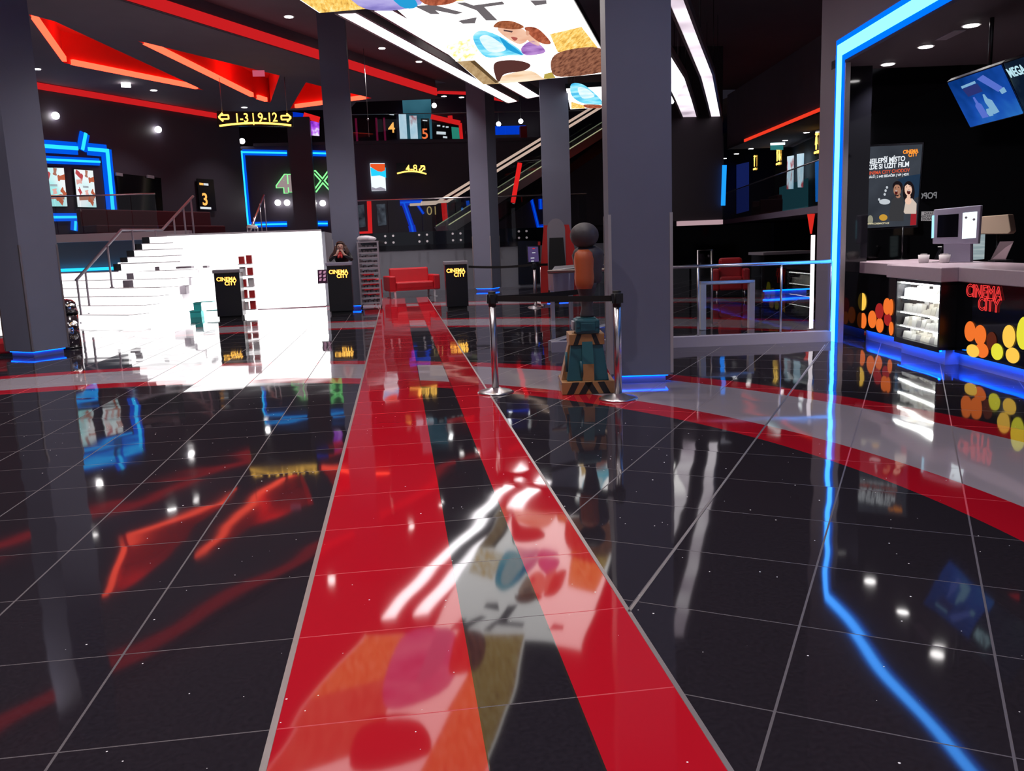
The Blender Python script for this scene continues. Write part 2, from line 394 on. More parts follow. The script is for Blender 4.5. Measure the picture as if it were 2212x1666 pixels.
b = MB(); b.slab([Vector((-24, B1s.y, ZC)), Vector((B1s.x, B1s.y, ZC)), Vector((B1s.x, -4, ZL)), Vector((-24, -4, ZL))], (0, 0, 0.05)); struct(b.build('ceiling_front_left', M['ceil']))
nb = Vector((bd.y, -bd.x, 0))
b = MB(); b.seg(B1s+Vector((0, 0, .25)), B1b+Vector((0, 0, .25)), 0.5, 0.06, nb); struct(b.build('ceiling_step', M['ceil']))
b = MB(); b.seg(B1s+Vector((0, 0, .13))+nb*.05, B1b+Vector((0, 0, .13))+nb*.05, 0.22, 0.05, nb)
tag(b.build('cove_light', M['redled']), 'long straight red cove light running across the ceiling step above the white stairs', 'cove light')
b = MB(); b.seg(W1-wd*8+Vector((0, 0, -.1))+wn*.06, W2+Vector((0, 0, -.1))+wn*.06, 0.16, 0.08, wn)
tag(b.build('cove_light', M['redled']), 'red cove light along the top of the rear left wall', 'cove light')
M['pocket'] = mat('pocket_paint', (0.8, 0.05, 0.03), 0.7)
lab = ['red glowing ceiling pocket nearest the left column, kite shaped', 'red glowing ceiling pocket with a hanging pink sign, middle of three', 'red glowing ceiling pocket crossed by the second column']
for k, (tpx, l) in enumerate(zip(tris, lab)):
    P = px_poly(tpx, ZC); ce = sum(P, Vector())/4
    e = thing('ceiling_pocket', l, 'ceiling light', (ce.x, ce.y, ZC))
    b = MB(); q = [(p.x-ce.x, p.y-ce.y) for p in P]
    n = len(q); zt = 0.75
    b.add([(x, y, 0) for x, y in q]+[(x*.999, y*.999, zt) for x, y in q], [tuple(range(n, 2*n))]+[(i, (i+1) % n, n+(i+1) % n, n+i) for i in range(n)])
    b.build('pocket_lining', M['pocket'], e)
    b = MB()
    # led line behind the far lips of the pocket
    far = [(0, 3), (3, 2)] if k < 1 else ([(0, 3), (3, 2)] if k == 1 else [(3, 2)])
    for i, j in far:
        a2, c2 = Vector((*q[i], 0.05)), Vector((*q[j], 0.05)); d2 = (c2-a2).normalized(); a2 = a2+d2*.25; c2 = c2-d2*.25
        mid = (a2+c2)/2; inn = Vector((-mid.x, -mid.y, 0)).normalized()
        b.seg(a2+inn*.06, c2+inn*.06, 0.1, 0.12, (0, 0, 1))
    b.build('led_strip', M['redhot'], e)
    L = bpy.data.lights.new('pocket_light', 'AREA'); L.energy = 13 if k < 2 else 13; L.color = (1, .05, .02); L.size = 1.0; L.shape = 'DISK'
    lo = bpy.data.objects.new('pocket_light', L); C.objects.link(lo); lo.parent = e; lo.location = (0, 0, 0.06); lo.rotation_euler = (PI, 0, 0)
# upper gallery above the rear wall
ZG = 5.3
b = MB(); b.bb(W3.x+0.3, 13, YR-0.05, 39, ZG-0.12, ZG); struct(b.build('floor_gallery', M['wall']))
b = MB(); b.bb(-9, 13, 39, 39.2, ZG, 9.2); struct(b.build('wall_gallery_rear', mat('gallery_wall', (0.03, 0.012, 0.03), 0.5)))
b = MB(); b.bb(-9, 13, 30.9, 39.2, 9.2, 9.3); struct(b.build('ceiling_gallery', M['ceil']))
b = MB(); b.bb(-9, 13, 30.9, 31.0, ZL, 9.2); b.bb(-9.1, -9, 30.9, 39.2, ZG, 9.2); struct(b.build('wall_gallery_front', M['wall']))

# ------------------------------------------------------------------ columns
def column(label, cx, cy, rz, zt, w=0.6, led=True, guards=True):
    e = thing('column', label, 'column', (cx, cy, 0), rz)
    b = MB(); b.box((0, 0, (zt+.08)/2), (w, w, zt-.08)); b.build('shaft', M['col'], e)
    b = MB(); b.box((0, 0, .04), (w-.12, w-.12, .08)); b.build('plinth', M['plinth'], e)
    if led:
        b = MB(); h = w/2-.045
        for a in range(4):
            c, s = math.cos(a*PI/2), math.sin(a*PI/2)
            b.box((c*h, s*h, .072), (.012, w-.09, .012) if a % 2 == 0 else (w-.09, .012, .012))
        b.build('led_line', M['led'], e)
    if guards:
        for sx in (-1, 1):
            for sy in (-1, 1):
                b = MB(); b.box((sx*(w/2-.012+.004), sy*(w/2+.003), .85), (.028, .004, 1.5)); b.box((sx*(w/2+.003), sy*(w/2-.012+.004), .85), (.004, .028, 1.5)); b.build('corner_guard', M['alu'], e)
    return e
def ctr(u, v, w, ang):
    """centre of a square column whose nearest corner/edge centre stands at this floor point"""
    p = onz(u, v); return p + Vector((math.cos(ang), math.sin(ang), 0))*w/2
# big right column: front edge corners
pl, pr = onz(1319, 829), onz(1456.5, 829)
fw = (pl+pr)/2; wR = 0.585; az = R(90-9.5)
cR = fw + Vector((math.cos(az), math.sin(az), 0))*wR/2
column('large dark grey square column behind the barrier post, right of the pedestal', cR.x, cR.y, R(-9.5), ZL, wR)
pc = onz(72, 773); cL = pc + Vector((-0.857+0.515-.0, .515+.857, 0)).normalized()*0.6*0.7071
cL = pc + (Vector((-0.842, .54, 0)) + Vector((0.54, .842, 0)))*0.3
column('grey square column at the left edge, glowing blue at its foot', cL.x, cL.y, -aB, ZC, 0.6)
column('grey square column behind the attendant and her podium', -1.12, 20.25, 0, ZC+.45, 0.6)
pc = onz(1064, 629); c3 = pc + (Vector((-0.842, .54, 0)) + Vector((0.54, .842, 0)))*0.3
column('grey square column against the rear hall front, between podium and escalator', c3.x, c3.y, -aB, ZL, 0.6)
d4 = onz(1208, 655); c4 = Vector((d4.x*20.2/d4.y, 20.2, 0))
column('grey square column right behind the red cutout display', c4.x, c4.y, R(-9.5), ZL, 0.65, guards=False)

# ------------------------------------------------------------------ neon frames on the rear left wall
def onw(u, v, off=0.03):
    return onp(u, v, W1+wn*off, wn)
def neon_frame(label, bars, parts=()):
    e = thing('neon_light', label, 'neon light')
    for a, c, w in bars:
        A, Bp = onw(*a), onw(*c)
        b = MB(); b.seg(A, Bp, w, 0.05, wn); b.build('channel', M['neonside'], e)
        b = MB(); b.seg(A, Bp, w*.3, 0.03, wn, off=.045); b.build('light_tube', M['neon'], e)
    return e
neon_frame('blue neon outline around the two posters on the rear left wall', [((40, 312), (166, 321), .34), ((188, 322), (230, 326), .34), ((229, 322), (243, 466), .34), ((183, 288), (176, 324), .3), ((40, 342), (214, 350), .2), ((40, 470), (175, 469), .22), ((161, 478), (160, 498), .2)])
def onr(u, v, off=0.05): return ony(u, v, YR-off)
def neon_r(label, bars, mc='neonside', mt='neon', name='neon_light', y=None):
    e = thing(name, label, 'neon light'); n = Vector((0, -1, 0)); yy = YR-.05 if y is None else y
    for a, c, w in bars:
        A, Bp = ony(*a, yy), ony(*c, yy)
        b = MB(); b.seg(A, Bp, w, 0.06, n); b.build('channel', M[mc], e)
        b = MB(); b.seg(A, Bp, w*.3, 0.04, n, off=.05); b.build('light_tube', M[mt], e)
    return e
neon_r('blue neon frame around the dark 4DX entrance above the white wall', [((522, 326), (537, 492), .2), ((524, 329), (620, 331), .2), ((671, 331), (752, 333), .2), ((752, 330), (766, 486), .18), ((536, 486), (620, 484), .2), ((683, 483), (708, 483), .2)], y=YR-.04)
# rear wall face is at YR; move dark entrance pillar and 4DX sign in front
e = thing('entrance_sign', 'grey and green lit 4DX lettering in the blue neon frame', 'sign')
p = ony(612, 400, YR-.25)
M['sgrey'] = glow('sign_face_grey', (.33, .26, .26), 1.0, False)
text('digit', '4', 0.9, M['sgrey'], e, p, ext=.03, bold=.02)
text('digit_outline', '4', 0.9, glow('green_neon', (.25, 1, .3), 1.3, False), e, p+Vector((-.02, .03, .01)), ext=.02, bold=.045)
p = ony(640, 398, YR-.25)
text('letter', 'D', 0.85, M['sgrey'], e, p, ext=.03, bold=.02); text('letter_outline', 'D', 0.85, bpy.data.materials['green_neon'], e, p+Vector((-.02, .03, .01)), ext=.02, bold=.045)
p = ony(697, 394, YR-.25)
text('letter', 'X', 1.1, bpy.data.materials['green_neon'], e, p, outline=.025)
b = MB(); A = ony(623, 300, YR-.6); Bq = ony(672, 300, YR-.6); b.bb(A.x, Bq.x, YR-.75, YR-.3, MZ, ZC); struct(b.build('wall_rear_pillar', M['wall']))
for u, v, l in ((600, 438, 'left white spot lamp low in the blue neon entrance'), (620, 438, 'white spot lamp low in the entrance, touching the dark pillar'), (680, 439, 'smaller white spot lamp right of the dark pillar'), (697, 439, 'white spot lamp beside the second column in the entrance')):
    b = MB(); p = ony(u, v, YR-.2); b.ball(p, .11 if u != 680 else .07); tag(b.build('spot_lamp', M['lamp']), l, 'lamp', 'spot lamps in the blue entrance')
# doors and posters on the left wall
def panel_on(name, quad, nrm, d, m, parent=None):
    b = MB(); b.slab(quad, Vector(nrm)*d, m); return b.build(name, m, parent)
M['hands'] = glow_noise('poster_hands_print', [(0.36, (0.4, 0.85, 0.85)), (0.5, (0.85, 0.95, 0.97)), (0.6, (0.97, 0.95, 0.97))], 1.0, .9, 1.0, (1, 1, 1.2))
arms = {'arm_red': glow('arm_red', (.5, .07, .08), 1, False), 'arm_brown': glow('arm_brown', (.42, .17, .12), 1, False), 'arm_rust': glow('arm_rust', (.5, .12, .06), 1, False), 'arm_pink': glow('arm_pink', (.8, .42, .38), 1, False), 'line': glow('print_grey', (.3, .3, .35), 1, False)}
for q, l in (([(84, 362), (136, 363), (144, 446), (92, 446)], 'lit turquoise and red hands poster, partly behind the left column'), ([(160, 366), (199, 369), (207, 448), (168, 447)], 'lit turquoise and red hands poster inside the corner of the blue frame')):
    e = thing('poster', l, 'poster', group='hands posters on the rear left wall')
    Q = [onw(*p, .06) for p in q]; b = MB(); b.slab(Q, wn*.03); b.build('print', M['hands'], e)
    def qa(s_, t_, o_=.035): return Q[0].lerp(Q[1], s_).lerp(Q[3].lerp(Q[2], s_), t_)+wn*o_
    for k, (a_, c_, w0, mm) in enumerate((((.0, .02), (.38, .24), .13, 'arm_red'), ((.62, .0), (.58, .2), .1, 'arm_brown'), ((1, .24), (.68, .27), .1, 'arm_rust'), ((.0, .34), (.3, .3), .09, 'arm_pink'), ((.1, .62), (.2, .54), .14, 'arm_red'), ((.52, .68), (.5, .54), .12, 'arm_pink'), ((.95, .72), (.78, .54), .1, 'arm_rust'), ((.05, .76), (.9, .76), .09, 'arm_brown'), ((.8, .92), (.55, .76), .1, 'arm_rust'))):
        A_, C_ = Vector(a_), Vector(c_); w0 *= 1.7; d_ = C_-A_; ln = d_.length; d_ = d_/ln; n_ = Vector((-d_.y, d_.x)); pts_ = []
        for t_, r_ in ((0, .9), (.45, .7), (.65, .62), (.8, 1.0), (.97, .8)): pts_.append((A_+d_*ln*t_, r_*w0*.5))
        poly_ = [p_+n_*r_ for p_, r_ in pts_]+[p_-n_*r_ for p_, r_ in reversed(pts_)]
        b = MB(); b.slab([qa(min(1, max(0, v_.x)), min(1, max(0, v_.y)), .035+.003*k) for v_ in poly_], wn*.002); b.build('printed_hand', arms[mm], e)
    for t_ in (.44, .47): b = MB(); b.seg(qa(.35, t_), qa(.65, t_), .02, .004, wn); b.build('small_print', arms['line'], e)
    ce = sum(Q, Vector())/4; b = MB(); b.slab([ce+(p-ce)*1.05-wn*.03 for p in Q], wn*.025); b.build('frame', M['black'], e)
# bench cushions glimpsed behind the glass
e = thing('bench', 'long dark red bench on the raised hall behind the left glass railing', 'bench')
Q0, Q1 = onw(190, 500, 1.2), onw(470, 500, 1.2)
b = MB(); b.seg(Vector((Q0.x, Q0.y, MZ+.22)), Vector((Q1.x, Q1.y, MZ+.22)), .44, .7, wn); b.build('seat', mat('dark_red_fabric', (.07, .006, .014), .7), e, .03)
b = MB(); b.seg(Vector((Q0.x, Q0.y, MZ+.65))-wn*.3, Vector((Q1.x, Q1.y, MZ+.65))-wn*.3, .5, .15, wn); b.build('backrest', bpy.data.materials['dark_red_fabric'], e, .03)
e = thing('door', 'dark double door on the rear left wall between neon frame and number 3 sign', 'door')
Q = [onw(*p, .02) for p in ((248, 374), (345, 385), (352, 490), (262, 490))]; b = MB(); b.slab(Q, wn*.05); b.build('leaf', M['blackgloss'], e)
for a, c in (((250, 376), (264, 378)), ((318, 381), (332, 383))): b = MB(); b.seg(onw(*a, .1), onw(*c, .1), .09, .05, wn); b.build('door_closer', M['grey'], e)
e = thing('hall_sign', 'black door sign with orange number 3 on the rear left wall', 'sign')
Q = [onw(*p, .06) for p in ((424, 386), (459, 388), (466, 456), (430, 454))]; b = MB(); b.slab(Q, wn*.04); b.build('plate', M['black'], e)
rw = frame_rot(wn.x, wn.y)
M['amb2'] = glow('amber_digit', (1, .45, .1), 1.3, False); M['whitetxt'] = glow('white_letters', (.9, .95, 1), .8, False)
text('digit', '3', .55, M['amb2'], e, onw(443, 432, .11), rw, bold=.02)
for a, c, m in (((431, 397), (439, 398), 'amb2'), ((440, 398), (450, 399), 'whitetxt'), ((433, 449), (456, 450), 'whitetxt')):
    b = MB(); b.seg(onw(*a, .11), onw(*c, .11), .07, .01, wn); b.build('small_print', M[m], e)

# ------------------------------------------------------------------ hanging direction signs
def arrow(mb, c, s, ang, n=(0, -1, 0), th=.05):
    c = Vector(c); d = Vector((math.cos(ang), 0, math.sin(ang))); q = Vector((-d.z, 0, d.x)); tip = c + d*s*.5
    for k in (1, -1): mb.seg(tip, tip - d*s*.42 + q*k*s*.42, th, .02, n)
    mb.seg(tip - d*s*.12+q*s*.2, c - d*s*.5+q*s*.2, th*.8, .02, n); mb.seg(tip - d*s*.12-q*s*.2, c - d*s*.5-q*s*.2, th*.8, .02, n); mb.seg(c-d*s*.5+q*s*.2, c-d*s*.5-q*s*.2, th*.8, .02, n)
def arc(mb, a, c, rise, w, n=(0, -1, 0), k=12):
    a, c = Vector(a), Vector(c); pts = [a.lerp(c, i/k)+Vector((0, 0, rise*(1-(2*i/k-1)**2))) for i in range(k+1)]
    for i in range(k): mb.seg(pts[i], pts[i+1], w, .02, n)
ys = 25.0
e = thing('direction_sign', 'hanging amber lit sign with arrows reading 1-3 | 9-12', 'sign')
P = [ony(*p, ys) for p in ((468, 240), (632, 242), (633, 274), (469, 272))]; b = MB(); b.slab(P, (0, .06, 0)); b.build('back_panel', M['black'], e)
text('numerals', '1-3 | 9-12', .34, M['amber'], e, ony(553, 255, ys-.03), bold=.008, sx=.86)
b = MB(); arrow(b, ony(483, 253, ys-.03), .26, PI, th=.045); b.build('left_arrow', M['amber'], e)
b = MB(); arrow(b, ony(618, 254, ys-.03), .26, 0, th=.045); b.build('right_arrow', M['amber'], e)
b = MB(); arc(b, ony(474, 272, ys-.03), ony(629, 271, ys-.03), .07, .05); b.build('underline', M['amber'], e)
for u in (480, 620): b = MB(); p = ony(u, 242, ys); b.tube([p, (p.x, ys, ZC)], .008, 6); b.build('hanger', M['hang'], e)
e = thing('direction_sign', 'small amber wall sign reading 4-8 with a diagonal arrow, rear dark wall', 'sign')
yw = YR-.08
P = [ony(*p, yw) for p in ((856, 352), (922, 354), (923, 377), (857, 376))]; b = MB(); b.slab(P, (0, .05, 0)); b.build('back_panel', M['black'], e)
text('numerals', '4-8', .36, M['amber'], e, ony(889, 364.5, yw-.03), bold=.006, sx=.92)
b = MB(); arrow(b, ony(912, 364, yw-.03), .24, PI/4, th=.05); b.build('arrow', M['amber'], e)
b = MB(); arc(b, ony(858, 375, yw-.03), ony(921, 376, yw-.03), .09, .05); b.build('underline', M['amber'], e)
# film poster on the rear wall
e = thing('poster', 'lit red, turquoise and white film poster on the rear dark wall', 'poster')
P = [ony(*p, yw) for p in ((799, 353), (831, 353), (834, 412), (803, 413))]
b = MB(); b.slab(P, (0, -.03, 0)); b.build('print', glow('poster_white', (.85, .95, 1), 1.1, False), e)
def ppoly(name, pts, y, m, parent, th=.01): b = MB(); b.slab([ony(*p, y) for p in pts], (0, -th, 0)); return b.build(name, m, parent)
ppoly('sky', [(800, 362), (833, 362), (834, 384), (820, 379), (802, 381)], yw-.035, glow('poster_cyan', (.02, .6, .95), 1.1, False), e)
ppoly('blossom', [(800, 354), (831, 354), (832, 368), (824, 371), (816, 370), (806, 364), (800, 360)], yw-.05, glow('poster_red', (.85, .1, .02), 1.0, False), e)
ppoly('rocks', [(803, 404), (812, 407), (822, 404), (833, 408), (833, 412), (803, 412)], yw-.04, glow('poster_grey', (.35, .33, .4), .9, False), e)
# lights seen through the glass, with some glass reflections painted as tubes
neon_r('red neon frame low on the rear wall beside the second column', [((797, 432), (800, 505), .16), ((763, 506), (801, 504), .16)], 'redneon', 'redneon')
neon_r('red neon bracket low on the rear wall left of the third column', [((958, 432), (963, 488), .2), ((962, 487), (977, 486), .16)], 'redneon', 'redneon')
neon_r('bent blue neon reflection painted behind the glass railing above the sofa', [((872, 437), (889, 487), .2), ((889, 487), (895, 515), .26), ((864, 438), (912, 436), .22), ((900, 440), (915, 462), .1)], 'bluedim', 'neonside', 'neon_or_reflection')  # neon reflection in the railing glass, painted as a glowing bar
neon_r('blue neon tube behind glass just left of the third column', [((1010, 434), (1014, 463), .12)], 'neonside', 'neonside', 'neon_or_reflection')
neon_r('bent blue neon reflection painted right of the third column behind glass', [((1148, 430), (1163, 492), .12), ((1160, 492), (1174, 490), .2), ((1167, 430), (1168, 452), .14)], 'bluedim', 'neonside', 'neon_or_reflection')  # another streak reflected in the glass, painted as glow
neon_r('slanted red neon tube crossing the escalator', [((1123, 352), (1108, 438), .14)], 'redneon', 'redneon', 'neon_or_reflection', y=27.6)
e = thing('number_reflection', 'dim gold digits painted as a sign reflection in the glass, left of the third column', 'sign')
text('digits', '01', .45, glow('dim_gold', (.7, .5, .2), .5, False), e, ony(934, 456, YR-.1), bold=.0)  # mirror image of a sign elsewhere, painted as dim digits
e = thing('poster', 'blurred grey poster inside the low red neon frame', 'poster'); ppoly('print', [(770, 444), (786, 442), (790, 490), (774, 492)], YR-.04, glow_noise('dim_print', [(.3, (.02, .02, .03)), (.7, (.14, .16, .2))], .5, 5), e)
e = thing('poster', 'blurred grey poster right of the low red neon frame', 'poster'); ppoly('print', [(813, 442), (832, 440), (835, 486), (817, 488)], YR-.04, bpy.data.materials['dim_print'], e)

# ------------------------------------------------------------------ glass railings of the raised hall
def railing(label, A, Bp, z0, h, n, bolts=True, post=True, railr=.02, glassm='glass', posts_at=None, name='glass_railing', rail_m='steel'):
    A, Bp = Vector((A[0], A[1], z0)), Vector((Bp[0], Bp[1], z0)); d = (Bp-A); Ln = d.length; d.normalize(); nn = Vector((d.y, -d.x, 0))
    if nn.y > 0: nn = -nn
    e = thing(name, label, 'railing')
    for k in range(n):
        a, c = A + d*(Ln*k/n+.01), A + d*(Ln*(k+1)/n-.01)
        b = MB(); b.seg(a+Vector((0, 0, h/2-.2 if bolts else h/2)), c+Vector((0, 0, h/2-.2 if bolts else h/2)), h+.4 if bolts else h-.04, .014, nn); b.build('glass_panel', M[glassm], e)
        if bolts and k > 0:
            for s in (-.12, .12):
                for zz in (-.1, -.3): b = MB(); q = A+d*(Ln*k/n+s)+Vector((0, 0, zz)); b.tube([q+nn*.015, q+nn*.05], .035, 10); b.build('fixing_bolt', M['white'], e)
    b = MB(); b.tube([A+Vector((0, 0, h)), Bp+Vector((0, 0, h))], railr, 8); b.build('handrail', M[rail_m], e)
    return e
yr = Y1-.08
def xr(u): return ony(u, 470, yr).x
railing('glass railing of the raised hall with bolted panes, behind the sofa', (xr(764), yr), (xr(1268), yr), MZ, .98, 7)
railing('glass railing on the white slab edge at the far left', (onp(60, 430, (0, 24.1, 0), (0, 1, 0)).x, 24.15), (ony(336, 430, 24.15).x, 24.15), MZ+.21, .98, 5, bolts=False)
# gallery railing
yg = YR-.02
railing('glass railing of the upper gallery above the rear dark wall', (ony(735, 240, yg).x, yg), (ony(1262, 260, yg).x, yg), ZG, .95, 6, bolts=False, railr=.015)
# gallery contents
yq = 38.9
M['figures'] = glow_noise('gallery_poster_print', [(.0, (.05, .06, .1)), (.35, (.35, .05, .06)), (.45, (.6, .75, .85)), (.7, (.35, .6, .75)), (1, (.8, .85, .95))], 1.0, 1.3, 4, (1.6, 1, .9))
ppoly('w', [(880, 195), (932, 195), (936, 300), (886, 300)], yq-.05, M['glassd'], None) if False else None
e = thing('wall_panel', 'teal light painted on the upper gallery wall behind the number 5 sign', 'wall panel'); ppoly('panel', [(868, 200), (930, 200), (934, 300), (874, 300)], yq, glow_noise('teal_wall_glow', [(.3, (.02, .1, .15)), (.7, (.07, .25, .34))], .6, .8, 1), e)  # teal light on the wall painted as a glowing sheet
for q, l in (([(861, 247), (877, 247), (880, 300), (864, 300)], 'lit figure poster on the gallery, next to the number 4 sign'), ([(884, 250), (900, 250), (903, 300), (887, 300)], 'lit figure poster on the gallery, next to the number 5 sign')):
    e = thing('poster', l, 'poster', group='gallery posters'); ppoly('print', q, yq-.1, M['figures'], e)
for u, dgt, l in ((846, '4', 'black gallery door sign with amber number 4'), (918, '5', 'black gallery door sign with orange number 5')):
    e = thing('hall_sign', l, 'sign'); w = 9; v0 = 243 if dgt == '4' else 256
    ppoly('plate', [(u-w, v0), (u+w, v0), (u+w+2, 300), (u-w+2, 300)], yq-.12, M['black'], e)
    text('digit', dgt, .62, M['amb2'] if dgt == '4' else glow('red_amber', (1, .2, .06), 1.1, False), e, ony(u, 277 if dgt == '4' else 290, yq-.15), bold=.01)
    ppoly('small_print', [(u-5, v0+3), (u+5, v0+4), (u+5, v0+6), (u-5, v0+5)], yq-.14, M['whitetxt'], e)
neon_r('red neon frame around the dark screen on the upper gallery', [((931, 252), (994, 266), .2), ((994, 266), (997, 300), .14), ((972, 250), (974, 266), .2)], 'redneon', 'redneon', y=yq-.1)
e = thing('gallery_screen', 'dark screen with white letters and green corner inside the gallery red frame', 'screen')
ppoly('panel', [(934, 262), (992, 272), (995, 300), (936, 300)], yq-.02, M['black'], e)
ppoly('green_print', [(975, 274), (991, 276), (993, 300), (977, 300)], yq-.05, glow('green_print', (.05, .5, .35), .5, False), e)
for a in (((944, 270), (951, 273)), ((956, 272), (960, 275)), ((963, 273), (969, 276))): ppoly('symbol', [a[0], (a[1][0], a[0][1]), a[1], (a[0][0], a[1][1])], yq-.06, M['whitetxt'], e)
for a in (((943, 284), (963, 291)), ((957, 294), (966, 299))): ppoly('lettering', [a[0], (a[1][0], a[0][1]+1), a[1], (a[0][0], a[1][1]-1)], yq-.06, M['whitetxt'], e)
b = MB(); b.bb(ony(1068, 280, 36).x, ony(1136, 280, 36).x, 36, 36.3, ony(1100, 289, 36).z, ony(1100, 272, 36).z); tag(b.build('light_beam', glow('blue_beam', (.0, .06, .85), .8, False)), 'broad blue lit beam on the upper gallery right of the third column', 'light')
b = MB(); p = ony(1131, 297, 34); b.bb(p.x-.13, p.x+.13, 33.9, 34.2, ZG, ZG+.55); tag(b.build('red_bin', M['redpaint']), 'small red box standing on the gallery at the escalator head', 'box')
for u in (770, 814, 831): 
    b = MB(); p = ony(u, 280, 37); b.bb(p.x-.04, p.x+.04, 37, 37.1, ZG, ZG+1.4); tag(b.build('light_post', glow('magenta_line', (.5, .02, .12), .2, False)), {770: 'dim magenta light post on the gallery farthest from the number 4 sign', 814: 'dim magenta light post on the gallery, middle of three', 831: 'dim magenta light post on the gallery nearest the number 4 sign'}[u], 'light post', 'gallery light posts')
e = thing('gallery_poster', 'violet lit picture panel peeking out left of the second column', 'poster'); ppoly('print', [(663, 262), (690, 260), (690, 294), (666, 292)], YR-.1, glow_noise('violet_print', [(.3, (.12, .0, .4)), (.5, (.5, .1, .9)), (.6, (.9, .8, 1))], 1.0, 3), e)
b = MB(); b.seg(ony(630, 247, YR-.2), ony(655, 250, YR-.2), .16, .1, (0, -1, 0), M['bluedim']); b.seg(ony(656, 249, YR-.2), ony(690, 259, YR-.2), .2, .1, (0, -1, 0), M['redneon']); tag(b.build('neon_or_reflection', None), 'blue to red light tube above the violet panel left of the second column', 'neon light')

# ------------------------------------------------------------------ escalator
e = thing('escalator', 'escalator with glowing steps rising to the right behind the columns', 'escalator')
a0, a1 = Vector((1.6, 29.2, MZ)), Vector((8.2, 31.2, 5.54)); dv = (a1-a0); dh = Vector((dv.x, dv.y, 0)).normalized(); nn = Vector((dh.y, -dh.x, 0))
if nn.y > 0: nn = -nn
for s, zz in ((1, 0), (-1, 0)):
    o = nn*(.6*s)
    b = MB(); pts = [a0+o-dh*.9+Vector((0, 0, .95)), a0+o+Vector((0, 0, .98)), a1+o+Vector((0, 0, .95)), a1+o+dh*.8+Vector((0, 0, .95))]; b.tube(pts, .045, 8); b.build('handrail', glow('handrail_painted_glow', (.75, .55, .45), .75, False) if s == 1 else bpy.data.materials['handrail_painted_glow'], e)  # bright handrail lines painted in as glow
    b = MB(); b.slab([a0+o+Vector((0, 0, .2)), a1+o+Vector((0, 0, .2)), a1+o+Vector((0, 0, .93)), a0+o+Vector((0, 0, .93))], nn*.015); b.build('glass_side', M['glassd'], e)
    b = MB(); b.seg(a0+o+Vector((0, 0, .05)), a1+o+Vector((0, 0, .05)), .28, .05, nn); b.build('skirt', M['steel'], e)
    b = MB(); b.seg(a0+o+nn*.03*s+Vector((0, 0, .22)), a1+o+nn*.03*s+Vector((0, 0, .22)), .03, .03, nn); b.build('skirt_light', glow('yellow_skirt_light', (.6, .6, .35), .6, False) if s == 1 else bpy.data.materials['yellow_skirt_light'], e)
b = MB(); b.slab([a0-nn*.58+Vector((0, 0, -.05)), a1-nn*.58+Vector((0, 0, -.05)), a1-nn*.58+Vector((0, 0, -.55)), a0-nn*.58+Vector((.8, 0, -.3))], nn*1.16); b.build('truss', M['black'], e)
ns = 22
b = MB()
for i in range(ns):
    q = a0.lerp(a1, (i+.5)/ns); b.box(q+Vector((0, 0, .03)), (.3, 1.1, .16), math.atan2(dh.y, dh.x))
b.build('steps', mat('escalator_step', (.2, .2, .19), .4, metal=.6), e)

# ------------------------------------------------------------------ white stairs and wall, their blown-out white painted as glow
yWL = 21.35
xa, xb = ony(372, 600, yWL).x, -1.79
e = thing('white_glow_wall', 'tall white wall with painted glow between the stairs and the second column', 'white wall')
b = MB(); b.bb(-5.35, xb, yWL, yWL+.3, 0.02, MZ+.01); b.build('panel', M['whitewall'], e)
b = MB(); b.bb(-5.35, xb, yWL-.05, yWL+.35, MZ+.01, MZ+.05); b.build('top_cap', M['white'], e)
b = MB(); b.bb(-5.35, xb, yWL-.02, yWL+.3, 0, .02); b.build('foot_rail', M['steel'], e)
# stairs run along the turned floor grid
S0 = Vector((-6.95, 19.6, 0)); pB = Vector((math.cos(aB), -math.sin(aB), 0))
M['riser'] = glow('painted_white_glow', (1, .97, .98), 2.2)  # overexposed white of stairs, stand and boxes, painted in as glow
e = thing('staircase', 'white staircase with glow-painted risers climbing to the raised hall', 'staircase', S0, -aB)
def step(k, y0, z0, x0, x1, dep=.3, rise=.175):
    b = MB(); b.bb(x0, x1, y0+.004, y0+dep+.25, z0, z0+rise-.012); b.build('riser', M['riser'], e)
    b = MB(); b.bb(x0, x1, y0, y0+dep+.25, z0+rise-.012, z0+rise); b.build('tread', M['white'], e)
for k in range(6): step(k, .3*k, .175*k, -3.2, 1.55)
for k, (u, v0, v1) in enumerate(((263, 590, 569), (277, 570, 555), (291, 556, 540), (308, 541, 526), (324, 527, 511))):
    y = 20.7+.2*k; a = ony(u, v0, y); z1 = ony(u, v1, y).z; xr_ = -5.36
    def lc(x, y, z): w_ = Vector((x, y, 0))-S0; return (w_.dot(pB), w_.dot(dB), z)
    b = MB(); b.slab([lc(a.x, y, 0), lc(xr_, y, 0), lc(xr_, y, z1-.02), lc(a.x, y, z1-.02)], Vector((math.sin(aB), math.cos(aB), 0))*.4); b.build('riser', M['riser'], e)
    b = MB(); b.slab([lc(a.x-.01, y-.01, z1-.02), lc(xr_, y-.01, z1-.02), lc(xr_, y-.01, z1), lc(a.x-.01, y-.01, z1)], Vector((math.sin(aB), math.cos(aB), 0))*.4); b.build('tread', M['white'], e)
    b = MB(); b.slab([lc(a.x-.2, y+.1, z1-.17), lc(a.x-.01, y+.1, z1-.17), lc(a.x-.01, y+.1, z1-.01), lc(a.x-.2, y+.1, z1-.01)], Vector((math.sin(aB), math.cos(aB), 0))*.3); b.build('step_end', M['black'], e)
b = MB(); b.bb(-3.2, 1.2, 1.85, 3.3, 0, 1.02); b.build('landing', M['white'], e)
